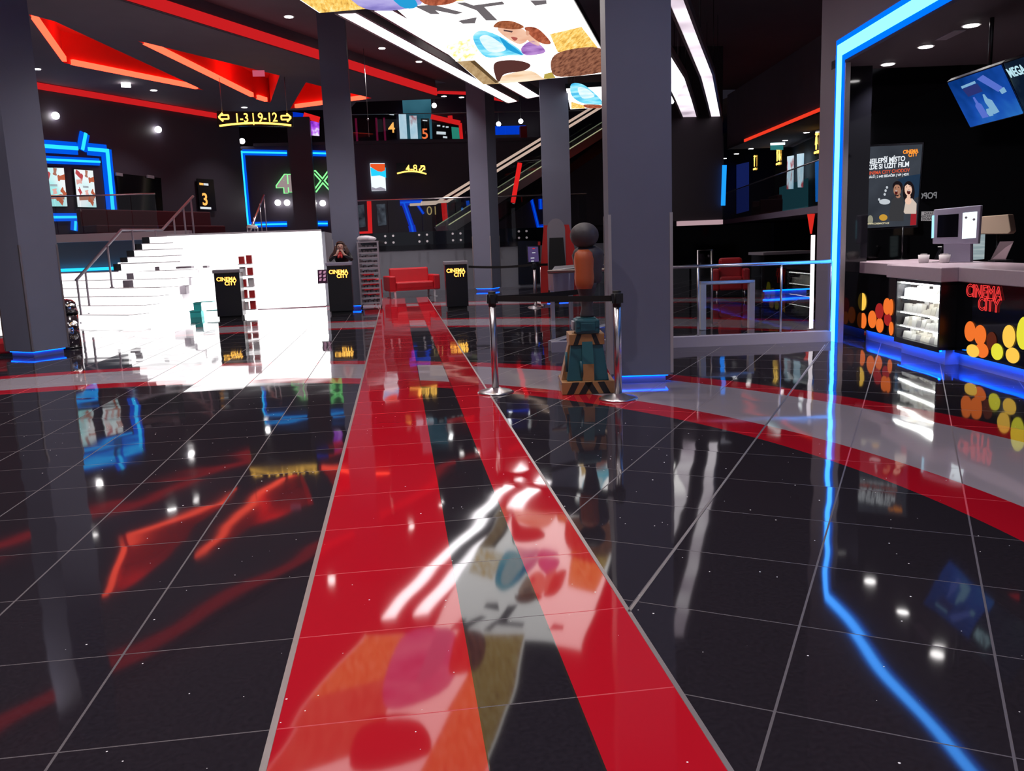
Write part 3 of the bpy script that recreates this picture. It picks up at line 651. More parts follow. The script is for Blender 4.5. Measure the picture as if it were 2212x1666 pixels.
# its handrail
M['rail'] = mat('satin_rail', (.55, .5, .56), .35)
e = thing('stair_handrail', 'steel handrail with slim posts zigzagging up the white stairs', 'handrail')
def sp(x, y, z): v = S0 + pB*x + dB*y; return Vector((v.x, v.y, z))
hr = [onp(*q, S0+dB*0, (pB.x, pB.y, 0)) for q in ()]
path = [(164, 606, 19.6), (262, 497, 21.0), (350, 497, 22.4), (417, 424, 24.0)]
pp = [ony(u, v, y) for u, v, y in path]
b = MB(); b.tube(pp, .033, 8); b.build('handrail', M['rail'], e)
for (ut, vt, ub, vb, y) in ((166, 604, 178, 698, 19.6), (184, 584, 194, 678, 19.9), (232, 532, 243, 622, 20.5), (285, 499, 294, 585, 21.3), (336, 499, 341, 560, 22.1), (375, 470, 381, 540, 22.9), (396, 448, 402, 530, 23.5), (412, 430, 418, 520, 23.9)):
    A, Bp = ony(ut, vt, y), ony(ub, vb, y); b = MB(); b.tube([A, (A.x, A.y, Bp.z)], .024, 8); b.lathe([(.055, Bp.z-.005), (.055, Bp.z+.01), (.03, Bp.z+.03)], (A.x, A.y, 0), 12); b.build('post', M['rail'], e)
e = thing('stair_handrail', 'short reddish steel handrail leaning up behind the white wall, left of the 4DX sign', 'handrail')
pp = [ony(540, 500, 22.3), ony(570, 422, 24.5)]; b = MB(); b.tube(pp, .03, 8); b.build('handrail', M['steel'], e)
for u, v, y in ((548, 470, 22.8), (561, 440, 23.8), (570, 424, 24.5)): p = ony(u, v, y); b = MB(); b.tube([p, (p.x, p.y, MZ)], .016, 6); b.build('post', M['steel'], e)
e = thing('glass_post_rail', 'short pale rail on two thin posts on top of the white wall', 'railing')
p, q = ony(534, 489, 22.0), ony(556, 491, 22.0); b = MB(); b.tube([p, q], .04, 8); b.build('handrail', M['white'], e)
for s in (p, q): b = MB(); b.tube([s, (s.x, s.y, MZ)], .02, 8); b.build('post', M['steel'], e)

# sweets display in front of the white wall
M['goods'] = [mat('grey_carton', (.3, .26, .3), .5), mat('pale_carton', (.75, .7, .72), .5), M['turq'], M['redplastic']]
def carton(px0, px1, v0, v1, y, m, label, group, cat='box', name='sweets_box'):
    a = ony(px0, v1, y); c = ony(px1, v0, y); b = MB(); b.bb(a.x, c.x, y, y+.3, a.z, c.z)
    return tag(b.build(name, m, None, .01), label, cat, group)
e = thing('display_stand', 'white stepped sweets stand in front of the white wall', 'display stand')
for k, (v0, v1, y) in enumerate(((560, 688, 21.0), (600, 688, 20.7), (648, 688, 20.4))):
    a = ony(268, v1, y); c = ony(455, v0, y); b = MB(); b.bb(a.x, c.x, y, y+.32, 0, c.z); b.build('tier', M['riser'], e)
cart = [(274, 288, 590, 605, 20.69, 0, 'grey carton on the sweets stand, upper of two beside the stairs'), (266, 290, 605, 622, 20.39, 0, 'grey carton on the sweets stand, lower of two beside the stairs'), (335, 344, 576, 587, 20.69, 0, 'tiny dark carton on the stand under the white ledge'),
        (332, 356, 621, 631, 20.39, 0, 'wide grey carton lying in the middle of the sweets stand'), (380, 413, 575, 581, 20.69, 0, 'flat grey carton near the top of the sweets stand'), (401, 412, 583, 601, 20.69, 0, 'grey carton, topmost of the slanting row of three'), (395, 406, 601, 618, 20.39, 0, 'grey carton, middle of the slanting row of three'),
        (389, 401, 618, 636, 20.39, 0, 'grey carton, lowest of the slanting row of three'), (438, 447, 574, 579, 20.69, 0, 'small flat grey carton left of the black podium top')]
for u0, u1, v0, v1, y, m, l in cart: carton(u0, u1, v0, v1, y, M['goods'][m], l, 'cartons on the sweets stand')
tq = [(419, 434, 654, 671, 'turquoise box, upper left of the stack by the podium'), (412, 434, 671, 695, 'turquoise box, lower left of the stack by the podium'), (436, 458, 652, 671, 'turquoise edged box, upper right of the stack by the podium'), (449, 470, 671, 694, 'turquoise edged box touching the black podium, bottom right of the stack')]
for k, (u0, u1, v0, v1, l) in enumerate(tq):
    e = thing('sweets_box', l, 'box', group='turquoise boxes by the podium'); y = 19.6
    a = ony(u0, v1, y); c = ony(u1, v0, y); zb = 0 if v1 > 690 else ony(430, 671, y).z; zt = ony(430, v0, y).z if v1 < 690 else ony(430, 671, y).z
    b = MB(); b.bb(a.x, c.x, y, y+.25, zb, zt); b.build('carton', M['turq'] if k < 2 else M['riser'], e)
    b = MB(); b.bb(a.x-.01, c.x+.01, y-.01, y+.26, zt-.02, zt); b.build('lid', M['turq'], e)
e = thing('display_rack', 'slim white rack of red sweets packets right of the first podium', 'display rack')
y = 19.4
x0, x1 = ony(516, 600, y).x, ony(546, 600, y).x
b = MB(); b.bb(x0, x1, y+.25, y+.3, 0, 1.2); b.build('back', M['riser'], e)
for k in range(5): b = MB(); b.bb(x0, x1, y, y+.25, .12+.25*k, .14+.25*k); b.build('shelf', M['white'], e)
for k in range(5):
    for j in range(2):
        b = MB(); xx = x0+.08+.16*j; zz = .14+.25*k; b.bb(xx-.06, xx+.06, y+.04, y+.14, zz, zz+.16+.02*((k+j) % 2))
        tag(b.build('sweets_packet', M['redplastic'] if (k+j) % 3 else M['paper']), ['%s packet on the %s shelf of the slim rack, %s side' % ('red' if (k+j) % 3 else 'white', ('lowest', 'second lowest', 'middle', 'second highest', 'top')[k], ('podium', 'far')[j])][0], 'packet', 'packets on the slim rack')

# ------------------------------------------------------------------ podiums
def podium(label, x, y, rz=0.0, h=1.06, w=.46):
    e = thing('podium', label, 'podium', (x, y, 0), rz)
    b = MB(); b.bb(-w/2, w/2, -.2, .2, .06, h-.07); b.build('body', M['black'], e, .006)
    b = MB(); b.bb(-w/2+.03, w/2-.03, -.17, .17, 0, .06); b.build('plinth', M['blackmat'], e)
    b = MB(); b.bb(-w/2-.02, w/2+.02, -.24, .24, h-.07, h); b.build('top', M['lilac'] if 'attendant' in label else M['grey'], e, .01)
    for s, dx, dz in (('CINEMA', -.02, 0), ('CITY', .055, -.092)):
        text('logo_rim', s, .115, M['amberrim'], e, (dx+.01, -.206, h-.2+dz), bold=.05, ext=.002, sx=.95)
        text('logo', s, .115, M['amber'], e, (dx+.01, -.211, h-.2+dz), bold=.02, ext=.004, sx=.95)
    return e
podium('black podium with lit cinema logo standing in front of the white wall', -3.56, 18.85, h=1.04, w=.52)
podium('black podium with lit cinema logo that the attendant leans on', -1.23, 18.8, h=1.1, w=.5)
podium('black podium with lit cinema logo right of the red sofa', 1.26, 18.6, h=1.03, w=.47)

# small dark notice between wall and podium
e = thing('notice_screen', 'small violet notice screen fixed left of the attendant podium', 'sign'); y = 19.6
ppoly('panel', [(686, 583), (708, 582), (709, 612), (687, 613)], y, mat('violet_screen', (.12, .04, .1), .3), e, .04)
for u in (692, 701):
    for v in (588, 596, 604): ppoly('symbol', [(u-2, v-2), (u+3, v-3), (u+2, v+3), (u-3, v+3)], y-.045, glow('pink_symbol', (.8, .4, .6), .6, False), e, .005)

# ------------------------------------------------------------------ attendant
def skin_chain(name, verts, edges, radii, parent, m, sub=2, root=0):
    me = bpy.data.meshes.new(name); me.from_pydata(verts, edges, []); o = bpy.data.objects.new(name, me); C.objects.link(o)
    if parent is not None: o.parent = parent
    me.materials.append(m)
    sk = o.modifiers.new('skin', 'SKIN'); sk.use_smooth_shade = True
    for i, r in enumerate(radii):
        rr = r if isinstance(r, tuple) else (r, r); me.skin_vertices[0].data[i].radius = rr
        me.skin_vertices[0].data[i].use_root = (i == root)
    ss = o.modifiers.new('sub', 'SUBSURF'); ss.levels = sub; ss.render_levels = sub
    return o
# upright body bent forward over the podium; skin of head and hands coloured by position
m, nt, oo = new_mat('attendant_body'); bs = nt.nodes.new('ShaderNodeBsdfPrincipled'); tc = nt.nodes.new('ShaderNodeTexCoord')
px_, py_ = -1.2, 19.35
e = thing('person', 'person with long brown hair in dark clothes leaning on the podium, hands at chin', 'person', (px_, py_, 0))
V, E, Rr = [], [], []
def vtx(p, r, prev=None):
    V.append(p); Rr.append(r)
    if prev is not None: E.append((prev, len(V)-1))
    return len(V)-1
pel = vtx((0, .12, .86), (.16, .11))
sp1 = vtx((0, .1, 1.0), (.14, .1), pel); sp2 = vtx((0, .0, 1.14), (.15, .1), sp1); sp3 = vtx((0, -.1, 1.25), (.16, .09), sp2)
nk = vtx((0, -.15, 1.32), .05, sp3); hd0 = vtx((0, -.19, 1.36), (.07, .075), nk); hd1 = vtx((0, -.2, 1.42), (.085, .1), hd0); hd2 = vtx((0, -.18, 1.5), (.07, .085), hd1)
for s in (-1, 1):
    hip = vtx((s*.1, .12, .82), .1, pel); kn = vtx((s*.11, .13, .47), .06, hip); an = vtx((s*.11, .17, .09), .042, kn); ft = vtx((s*.12, .03, .035), (.04, .03), an)
    sh = vtx((s*.17, -.1, 1.26), .06, sp3); el = vtx((s*.24, -.33, 1.14), .045, sh); wr = vtx((s*.09, -.42, 1.25), .028, el); pm = vtx((s*.055, -.41, 1.3), (.035, .018), wr)
    for k in range(4):
        f0 = vtx((s*(.06-.012*k), -.415+.004*k, 1.345), .009, pm); f1 = vtx((s*(.045-.011*k), -.40+.004*k, 1.372-.004*abs(k-1.5)), .008, f0)
    th = vtx((s*.03, -.39, 1.31), .01, pm); vtx((s*.022, -.375, 1.335), .008, th)
body = skin_chain('body', V, E, Rr, e, M['skin'], 2)
cr = nt.nodes.new('ShaderNodeSeparateXYZ'); nt.links.new(tc.outputs['Object'], cr.inputs[0])
def nm(op, a, b_):
    n = nt.nodes.new('ShaderNodeMath'); n.operation = op
    for i, v in enumerate((a, b_)):
        if isinstance(v, (int, float)): n.inputs[i].default_value = v
        else: nt.links.new(v, n.inputs[i])
    return n.outputs[0]
sk = nm('MAXIMUM', nm('GREATER_THAN', cr.outputs[2], 1.335), nm('MULTIPLY', nm('LESS_THAN', cr.outputs[1], -.385), nm('GREATER_THAN', cr.outputs[2], 1.24)))
mx = nt.nodes.new('ShaderNodeMix'); mx.data_type = 'RGBA'; mx.inputs['A'].default_value = (.012, .011, .014, 1); mx.inputs['B'].default_value = (.62, .36, .28, 1)
nt.links.new(sk, mx.inputs['Factor']); nt.links.new(mx.outputs['Result'], bs.inputs['Base Color']); nt.links.new(bs.outputs[0], oo.inputs[0])
body.data.materials.clear(); body.data.materials.append(m)
b = MB(); b.ball((0, -.165, 1.455), (.105, .115, .1), None, 18, 12)
hair = b.mesh('hair', M['hair'])
bm = bmesh.new(); bm.from_mesh(hair); bmesh.ops.delete(bm, geom=[v for v in bm.verts if v.co.y < -.235 and v.co.z < 1.49 and abs(v.co.x) < .075], context='VERTS'); bm.to_mesh(hair); bm.free()
ho = bpy.data.objects.new('hair', hair); C.objects.link(ho); ho.parent = e; so = ho.modifiers.new('solid', 'SOLIDIFY'); so.thickness = .012
b = MB()
for k in range(9):
    for s in (-1, 1):
        xx = s*(.07+.004*k); b.tube([(xx, -.2+.018*k, 1.46), (s*(.1+.004*k), -.22+.022*k, 1.38), (s*(.125+.006*k), -.24+.025*k, 1.29), (s*(.12+.01*k), -.25+.02*k, 1.22)], [.02, .024, .022, .008], 6)
b.build('hair_lengths', M['hair'], e)
b = MB(); b.ball((0, -.296, 1.42), (.013, .018, .018)); b.build('nose', M['skin'], e)
for s in (-1, 1): b = MB(); b.ball((s*.035, -.285, 1.44), (.014, .008, .006)); b.build('eye', M['blackmat'], e)
for s in (-1, 1): b = MB(); b.ball((s*.087, -.19, 1.42), (.012, .022, .03)); b.build('ear', M['skin'], e)
b = MB(); b.ball((0, -.288, 1.387), (.024, .008, .007)); b.build('mouth', mat('lips', (.4, .1, .1), .5), e)
b = MB(); b.lathe([(.07, 1.245), (.085, 1.27), (.075, 1.31), (.055, 1.325)], (0, -.17, 0), 14); b.tube([(-.02, -.26, 1.3), (-.03, -.36, 1.25), (-.04, -.44, 1.2)], [.03, .035, .02], 8); b.tube([(.02, -.26, 1.3), (.025, -.36, 1.25), (.03, -.44, 1.2)], [.03, .035, .02], 8); b.build('neck_scarf', M['redplastic'], e)

# ------------------------------------------------------------------ tray trolley with towel bundle, red chair
e = thing('tray_trolley', 'tall steel trolley stacked with dark trays beside the second column', 'trolley', (-.62, 19.75, 0), 0)
w, d, ht = .44, .5, 1.5
for sx in (-1, 1):
    for sy in (-1, 1):
        b = MB(); b.box((sx*w/2, sy*d/2, ht/2+.06), (.03, .03, ht-.1)); b.build('upright', M['wire'], e)
        b = MB(); b.lathe([(.03, -.012), (.045, 0), (.03, .012)], (0, 0, 0), 12); o = b.build('caster', M['blackmat'], e); o.location = (sx*w/2, sy*d/2, .045); o.rotation_euler = (0, PI/2, 0)
        b = MB(); b.box((sx*w/2, sy*d/2, .1), (.02, .02, .06)); b.build('caster_fork', M['wire'], e)
b = MB(); b.box((0, 0, ht+.015), (w+.04, d+.04, .03)); b.build('top', M['wire'], e)
for k in range(12):
    z = .14+.112*k
    b = MB(); b.box((0, 0, z), (w-.03, d, .012)); b.box((0, -d/2-.005, z+.012), (w-.03, .012, .035)); b.box((0, d/2, z+.012), (w-.03, .012, .035)); t = b.build('tray', M['wire'], e)
    b = MB()
    for j in range(6): b.box((-.16+.064*j, -.05+.02*(j % 2), z+.035), (.055, .34, .05+.015*((j*7+k) % 3)), .05*((j+k) % 3-1))
    b.build('tray_load', M['tray'], t)
b = MB(); b.ball((-.66, 19.7, 1.59), (.2, .2, .07)); b.ball((-.55, 19.68, 1.58), (.13, .17, .055)); b.ball((-.74, 19.72, 1.6), (.11, .15, .06))
tag(b.build('towel_bundle', M['towel']), 'white folded towel bundle lying on top of the tray trolley', 'towel')
e = thing('armchair', 'red armchair half hidden behind the tray trolley', 'armchair', (-.86, 21.6, 0), .2)
b = MB(); b.bb(-.33, .33, -.3, .3, .14, .42); b.build('seat', M['red'], e, .04)
b = MB(); b.bb(-.33, .33, .2, .36, .3, .78); b.build('backrest', M['red'], e, .04)
for s in (-1, 1): b = MB(); b.bb(s*.36-.07, s*.36+.07, -.3, .34, .14, .62); b.build('armrest', M['red'], e, .03)
for sx in (-1, 1):
    for sy in (-1, 1): b = MB(); b.tube([(sx*.3, sy*.24, 0), (sx*.3, sy*.24, .15)], .018, 8); b.build('leg', M['chrome'], e)

# ------------------------------------------------------------------ red sofa
e = thing('sofa', 'red leather two seat sofa with chrome legs before the grey wall', 'sofa', (.38, 23.75, 0), R(14))
b = MB(); b.bb(-.53, .53, -.36, .24, .24, .43); b.build('seat', M['red'], e, .035)
b = MB(); b.slab([(-.55, .12, .36), (.55, .12, .36), (.55, .2, .8), (-.55, .2, .8)], (0, .16, 0)); b.build('backrest', M['red'], e, .04)
for s in (-1, 1):
    b = MB(); b.bb(s*.62-.09, s*.62+.09, -.38, .36, .2, .6); b.build('armrest', M['red'], e, .03)
b = MB(); b.bb(-.53, .53, -.355, -.3, .2, .28); b.bb(-.53, .53, .28, .33, .2, .28); b.build('base_rail', M['red'], e, .01)
for sx in (-1, 1):
    for sy in (-1, 1):
        b = MB(); x, y = sx*.6, -.3 if sy < 0 else .3; b.box((x, y, .19), (.16, .05, .025)); b.seg((x-sx*.04, y, .185), (x-sx*.05, y, .02), .05, .04, (0, 1, 0)); b.box((x-sx*.02, y, .01), (.1, .05, .02)); b.build('leg', M['white'], e)

# ------------------------------------------------------------------ barrier posts and belts
def stanchion(label, x, y, h=.935, s=1.0):
    e = thing('stanchion', label, 'barrier post', (x, y, 0), group=None)
    b = MB(); b.lathe([(.17*s, 0), (.17*s, .008), (.15*s, .02), (.08, .034), (.045, .05)], n=36); b.build('base', M['steel'], e)
    b = MB(); b.tube([(0, 0, .04), (0, 0, h-.11)], .032, 20); b.build('post', M['steel'], e)
    b = MB(); b.tube([(0, 0, h-.13), (0, 0, h-.005)], .036, 20); b.lathe([(.036, h-.006), (.038, h), (.03, h+.006)], n=20); b.build('belt_head', M['blackmat'], e)
    b = MB(); b.bb(-.02, .02, -.05, .05, h-.1, h-.02); b.bb(-.05, .05, -.02, .02, h-.1, h-.02); b.build('belt_clip', M['black'], e)
    return e
s1, s2 = onz(1071, 848), onz(1336, 862)
stanchion('steel barrier post standing at the edge of the red runner', s1.x, s1.y); stanchion('steel barrier post in front of the large grey column', s2.x, s2.y)
s3 = onz(1157, 664); stanchion('distant steel barrier post below the violet info screen', s3.x, s3.y)
s4 = onz(1178, 655); stanchion('distant steel barrier post beside the red cutout display', s4.x, s4.y+.4)
s5 = (c4.x+1.0, 19.4)
def belt(label, a, c, z=.895, sag=.0, w=.05):
    a, c = Vector((*a, z)), Vector((*c, z)); b = MB(); n = 10; d = (c-a).normalized(); nn = Vector((d.y, -d.x, 0)); a = a+d*.05; c = c-d*.05
    pts = [a.lerp(c, i/n)-Vector((0, 0, sag*(1-(2*i/n-1)**2))) for i in range(n+1)]
    for i in range(n): b.seg(pts[i], pts[i+1], w, .004, nn)
    return tag(b.build('barrier_belt', M['belt']), label, 'belt')
belt('black belt stretched between the two nearest barrier posts', (s1.x, s1.y), (s2.x, s2.y), .875, .004)
belt('black belt running back from the runner post behind the pedestal', (s1.x, s1.y), (cR.x-.35, cR.y+.35), .875, .01)
belt('far black belt from the right podium to the distant posts', (1.5, 18.6), (s3.x, s3.y), .9, .03)
belt('far black belt from the distant posts towards the grey column', (s3.x, s3.y), (c4.x+.3, 19.3), .9, .02)

# ------------------------------------------------------------------ hazard pedestal and plain stand-in sculpture
pc = onz(1272, 852); e = thing('pedestal', 'teal and ochre pedestal with black hazard stripes behind the barrier belt', 'pedestal', (pc.x+.03, pc.y+.24, 0), R(-7))
b = MB(); b.bb(-.24, .24, -.24, .24, 0, .115); b.build('base', M['ochre'], e, .006)
st = MB()
def stripe(mb, x0, x1, y, z0, z1, wd, m): mb.slab([(x0, y, z0), (x0+wd, y, z0), (x1+wd, y, z1), (x1, y, z1)], (0, -.002, 0), m)
for x0, x1 in ((-.2, -.145), (.135, .08), (-.09, -.025), (.03, -.035+.0)): stripe(st, x0, x1, -.2405, .004, .112, .062, None)
st.build('base_stripe', M['blackmat'], e)
b = MB()
for i in range(7): b.box((-.245, -.2+.066*i, .1), (.012, .02, .02))
b.build('base_studs', M['steel'], e)
def taper(mb, w0, w1, z0, z1, d0=None, d1=None):
    d0, d1 = d0 or w0, d1 or w1
    vs = [(-w0, -d0, z0), (w0, -d0, z0), (w0, d0, z0), (-w0, d0, z0), (-w1, -d1, z1), (w1, -d1, z1), (w1, d1, z1), (-w1, d1, z1)]
    mb.add(vs, [(3, 2, 1, 0), (4, 5, 6, 7), (0, 1, 5, 4), (1, 2, 6, 5), (2, 3, 7, 6), (3, 0, 4, 7)])
b = MB(); taper(b, .19, .145, .115, .44); b.build('body', M['teal'], e, .006)
b = MB(); b.slab([(-.05, -.215, .115), (.055, -.215, .115), (.055, -.215+.012, .27), (-.05, -.215+.012, .27)], (0, .05, 0)); b.build('lower_rib', M['ochre'], e)
b = MB(); b.slab([(-.05, -.2, .27), (.055, -.2, .27), (.05, -.165, .47), (-.045, -.165, .47)], (0, .05, 0)); b.build('upper_rib', mat('teal_light', (.02, .12, .14), .4), e)
b = MB(); b.slab([(-.235, -.1, .115), (-.235, .1, .115), (-.16, .08, .44), (-.16, -.08, .44)], (.06, 0, 0)); b.build('side_rib', M['ochre'], e)
b = MB(); b.bb(-.16, .16, -.165, .165, .44, .54); b.build('cap', M['ochre'], e, .005)
st = MB()
for x0, x1 in ((-.125, -.09), (.075, .04)): stripe(st, x0, x1, -.1655, .442, .538, .042, None)
st.build('cap_stripe', M['blackmat'], e)
b = MB(); b.tube([(-.19, -.15, .2), (-.19, -.15, .38)], .012, 8); b.tube([(-.05, -.2, .15), (-.06, -.2, .3)], .014, 8); b.build('pipe', M['teal'], e)
case = thing('transport_case', 'teal moulded case lying on the hazard striped pedestal', 'case', (pc.x+.03, pc.y+.22, .541), R(-7))
b = MB(); b.bb(-.105, .115, -.165, .12, 0, .13); b.build('shell', M['teal'], case, .02)
b = MB(); b.bb(-.06, .075, -.175, -.16, .025, .1); b.build('front_panel', M['teal'], case, .006)
b = MB(); b.bb(-.08, .09, -.1, .07, .128, .14); b.build('lid_plate', M['teal'], case, .006)
b = MB(); b.bb(-.125, -.105, -.1, .05, .03, .11); b.build('side_latch', M['grey'], case, .004)
for x in (-.08, .09): b = MB(); b.bb(x-.015, x+.015, -.172, -.16, .06, .12); b.build('latch', M['teal'], case, .003)
sx_, sy_ = pc.x+.045, pc.y+.2
e = thing('abstract_sculpture', 'plain dark grey and orange abstract sculpture standing on the teal case', 'sculpture', (sx_, sy_, .682), 0)
b = MB(); b.lathe([(.06, 0), (.066, .02), (.05, .08), (.06, .16), (.085, .26), (.1, .31)], n=28); b.build('foot', M['darkgrey'], e)
b = MB(); b.lathe([(.1, .3), (.13, .35), (.122, .42), (.138, .5), (.148, .56), (.125, .61), (.07, .64)], (.025, .02, 0), n=28, sy=.8); b.build('trunk', M['darkgrey'], e)
b = MB(); b.lathe([(.07, .26), (.088, .3), (.094, .36), (.088, .43), (.096, .52), (.085, .58), (.05, .61)], (-.028, -.045, 0), n=28, sx=.95); b.build('orange_front', M['orange'], e)
b = MB(); b.ball((-.01, 0, .735), (.13, .125, .115), None, 24, 16); b.build('rounded_top', M['darkgrey'], e)
# plain cut-out panel
q = onz(1212, 662); ce = Vector((q.x, q.y, 0))
e = thing('cutout_display', 'plain red and grey cardboard cutout display with rounded top, in front of a column', 'display', (ce.x, 18.3, 0), R(-6))
def rr_poly(w, z0, z1, n=10): return [(-w, z0), (w, z0)] + [(w*math.cos(PI*k/n), z1-w+w*math.sin(PI*k/n)) for k in range(n+1)]
b = MB(); b.slab([(-.36, 0, .05), (.56, 0, .05), (.5, 0, .8), (.3, 0, 1.72), (-.24, 0, 1.72), (-.33, 0, .9)], (0, .02, 0)); b.build('red_board', M['redpaint'], e)
b = MB(); b.slab([(x*.78+.02, -.012, z) for x, z in rr_poly(.25, .05, 1.86)], (0, .01, 0)); b.build('grey_board', M['grey'], e)
b = MB(); b.slab([(-.2, -.022, .05), (.26, -.022, .05), (.17, -.022, 1.45), (-.13, -.022, 1.45)], (0, .008, 0)); b.build('black_board', M['blackmat'], e)
b = MB(); b.slab([(-.05, .02, .0), (.05, .02, .0), (.05, .02, 1.2), (-.05, .02, 1.2)], (0, .25, 0)); b.build('strut', M['beige'], e)

# info kiosk behind, seen against the grey wall
e = thing('info_screen', 'violet lit info screen on a slim stand at the barrier', 'screen', (s3.x+.02, s3.y+.25, 0))
P = [Vector((ony(*p, s3.y+.25).x-s3.x-.02, 0, ony(*p, s3.y+.25).z)) for p in ((1140, 533), (1162, 533), (1164, 565), (1142, 566))]
b = MB(); b.slab(P, (0, .03, 0)); b.build('screen', glow('violet_lcd', (.09, .06, .17), .8, False), e)
cq = sum(P, Vector())/4; b = MB(); b.slab([cq+(p-cq)*1.12+Vector((0, .012, 0)) for p in P], (0, .04, 0)); b.build('bezel', M['black'], e)
b = MB(); b.tube([(cq.x, .03, 0), (cq.x, .03, cq.z-.1)], .015, 8); b.build('stand', M['black'], e)
for dz, wv, m in ((.12, .05, 'redneon'), (.03, .07, 'whitetxt'), (-.08, .08, 'whitetxt'), (-.145, .06, 'whitetxt')):
    b = MB(); b.box((cq.x-.02+.03*(dz > 0), -.003, cq.z+dz), (wv, .004, .014)); b.build('screen_line', M[m], e)
e = thing('service_door', 'black recessed doorway in the grey front of the raised hall', 'door')
ppoly('leaf', [(1118, 520), (1166, 520), (1168, 612), (1120, 615)], Y1-.03, M['black'], e, .02)
ppoly('sticker', [(1162, 522), (1167, 522), (1167, 530), (1162, 530)], Y1-.06, M['redplastic'], e, .01)

# ------------------------------------------------------------------ overhead light boxes and strips
ZP = 4.7
def smooth(pts, k=5):
    n = len(pts); out = []
    for i in range(n):
        p0, p1, p2, p3 = pts[i-1], pts[i], pts[(i+1) % n], pts[(i+2) % n]
        for j in range(k):
            t = j/k; out.append(.5*((2*p1)+(p2-p0)*t+(2*p0-5*p1+4*p2-p3)*t*t+(3*p1-p0-3*p2+p3)*t**3))
    return out
ORG = ('jacket', 'jacket_fold', 'jacket_shade', 'cheek', 'ear', 'mouth', 'hair', 'face', 'scarf', 'shirt', 'bottle')
hw = {}
def pwire(mb, p, zt): mb.tube([p, (p.x, p.y, zt)], .006, 6)
def colm(n, c, s=1.3): 
    if n not in hw: hw[n] = glow(n, c, s, False)
    return hw[n]
def lightbox(label, corners, shapes):
    e = thing('ceiling_lightbox', label, 'light box')
    P = [Vector((p.x, p.y, ZP)) for p in corners]
    b = MB(); b.slab(P, (0, 0, .02)); b.build('print', M['panelw'], e)
    ce = sum(P, Vector())/4; b = MB(); b.slab([ce+(p-ce)*1.015+Vector((0, 0, .02)) for p in P], (0, 0, .1)); b.build('casing', M['black'], e)
    for nme, z, m, pts in shapes:
        if nme in ORG: pts = smooth([Vector((p.x, p.y, 0)) for p in pts])
        b = MB(); b.slab([Vector((p.x, p.y, ZP-z)) for p in pts], (0, 0, -.002)); b.build(nme, m, e)
    b = MB()
    for p in P: pwire(b, ce+(p-ce)*.9+Vector((0, 0, .1)), ZL)
    b.build('suspension', M['hang'], e); return e
fl_, fr_ = onz(1044, 183, ZP), onz(1326, 157, ZP); nl, nr_ = onz(851, 15, ZP), onz(1236, -1, ZP)
def ext(a, c, y): k = (y-a.y)/(c.y-a.y); return a+(c-a)*k
dL, dR = (nl-fl_), (nr_-fr_)
nl2, nr2 = fl_+dL*1.0, fr_+dR*(dL.length/dR.length)
gold = glow_noise('golden_grass_print', [(.3, (.45, .2, .03)), (.5, (.9, .55, .12)), (.7, (1, .8, .4))], 1.2, 3, 6, (6, 1, 1), .7)
def Z(z, *pts): return [onz(u, v, ZP-z) for u, v in pts]
grey_l0 = colm('print_dark', (.1, .05, .05), 1)
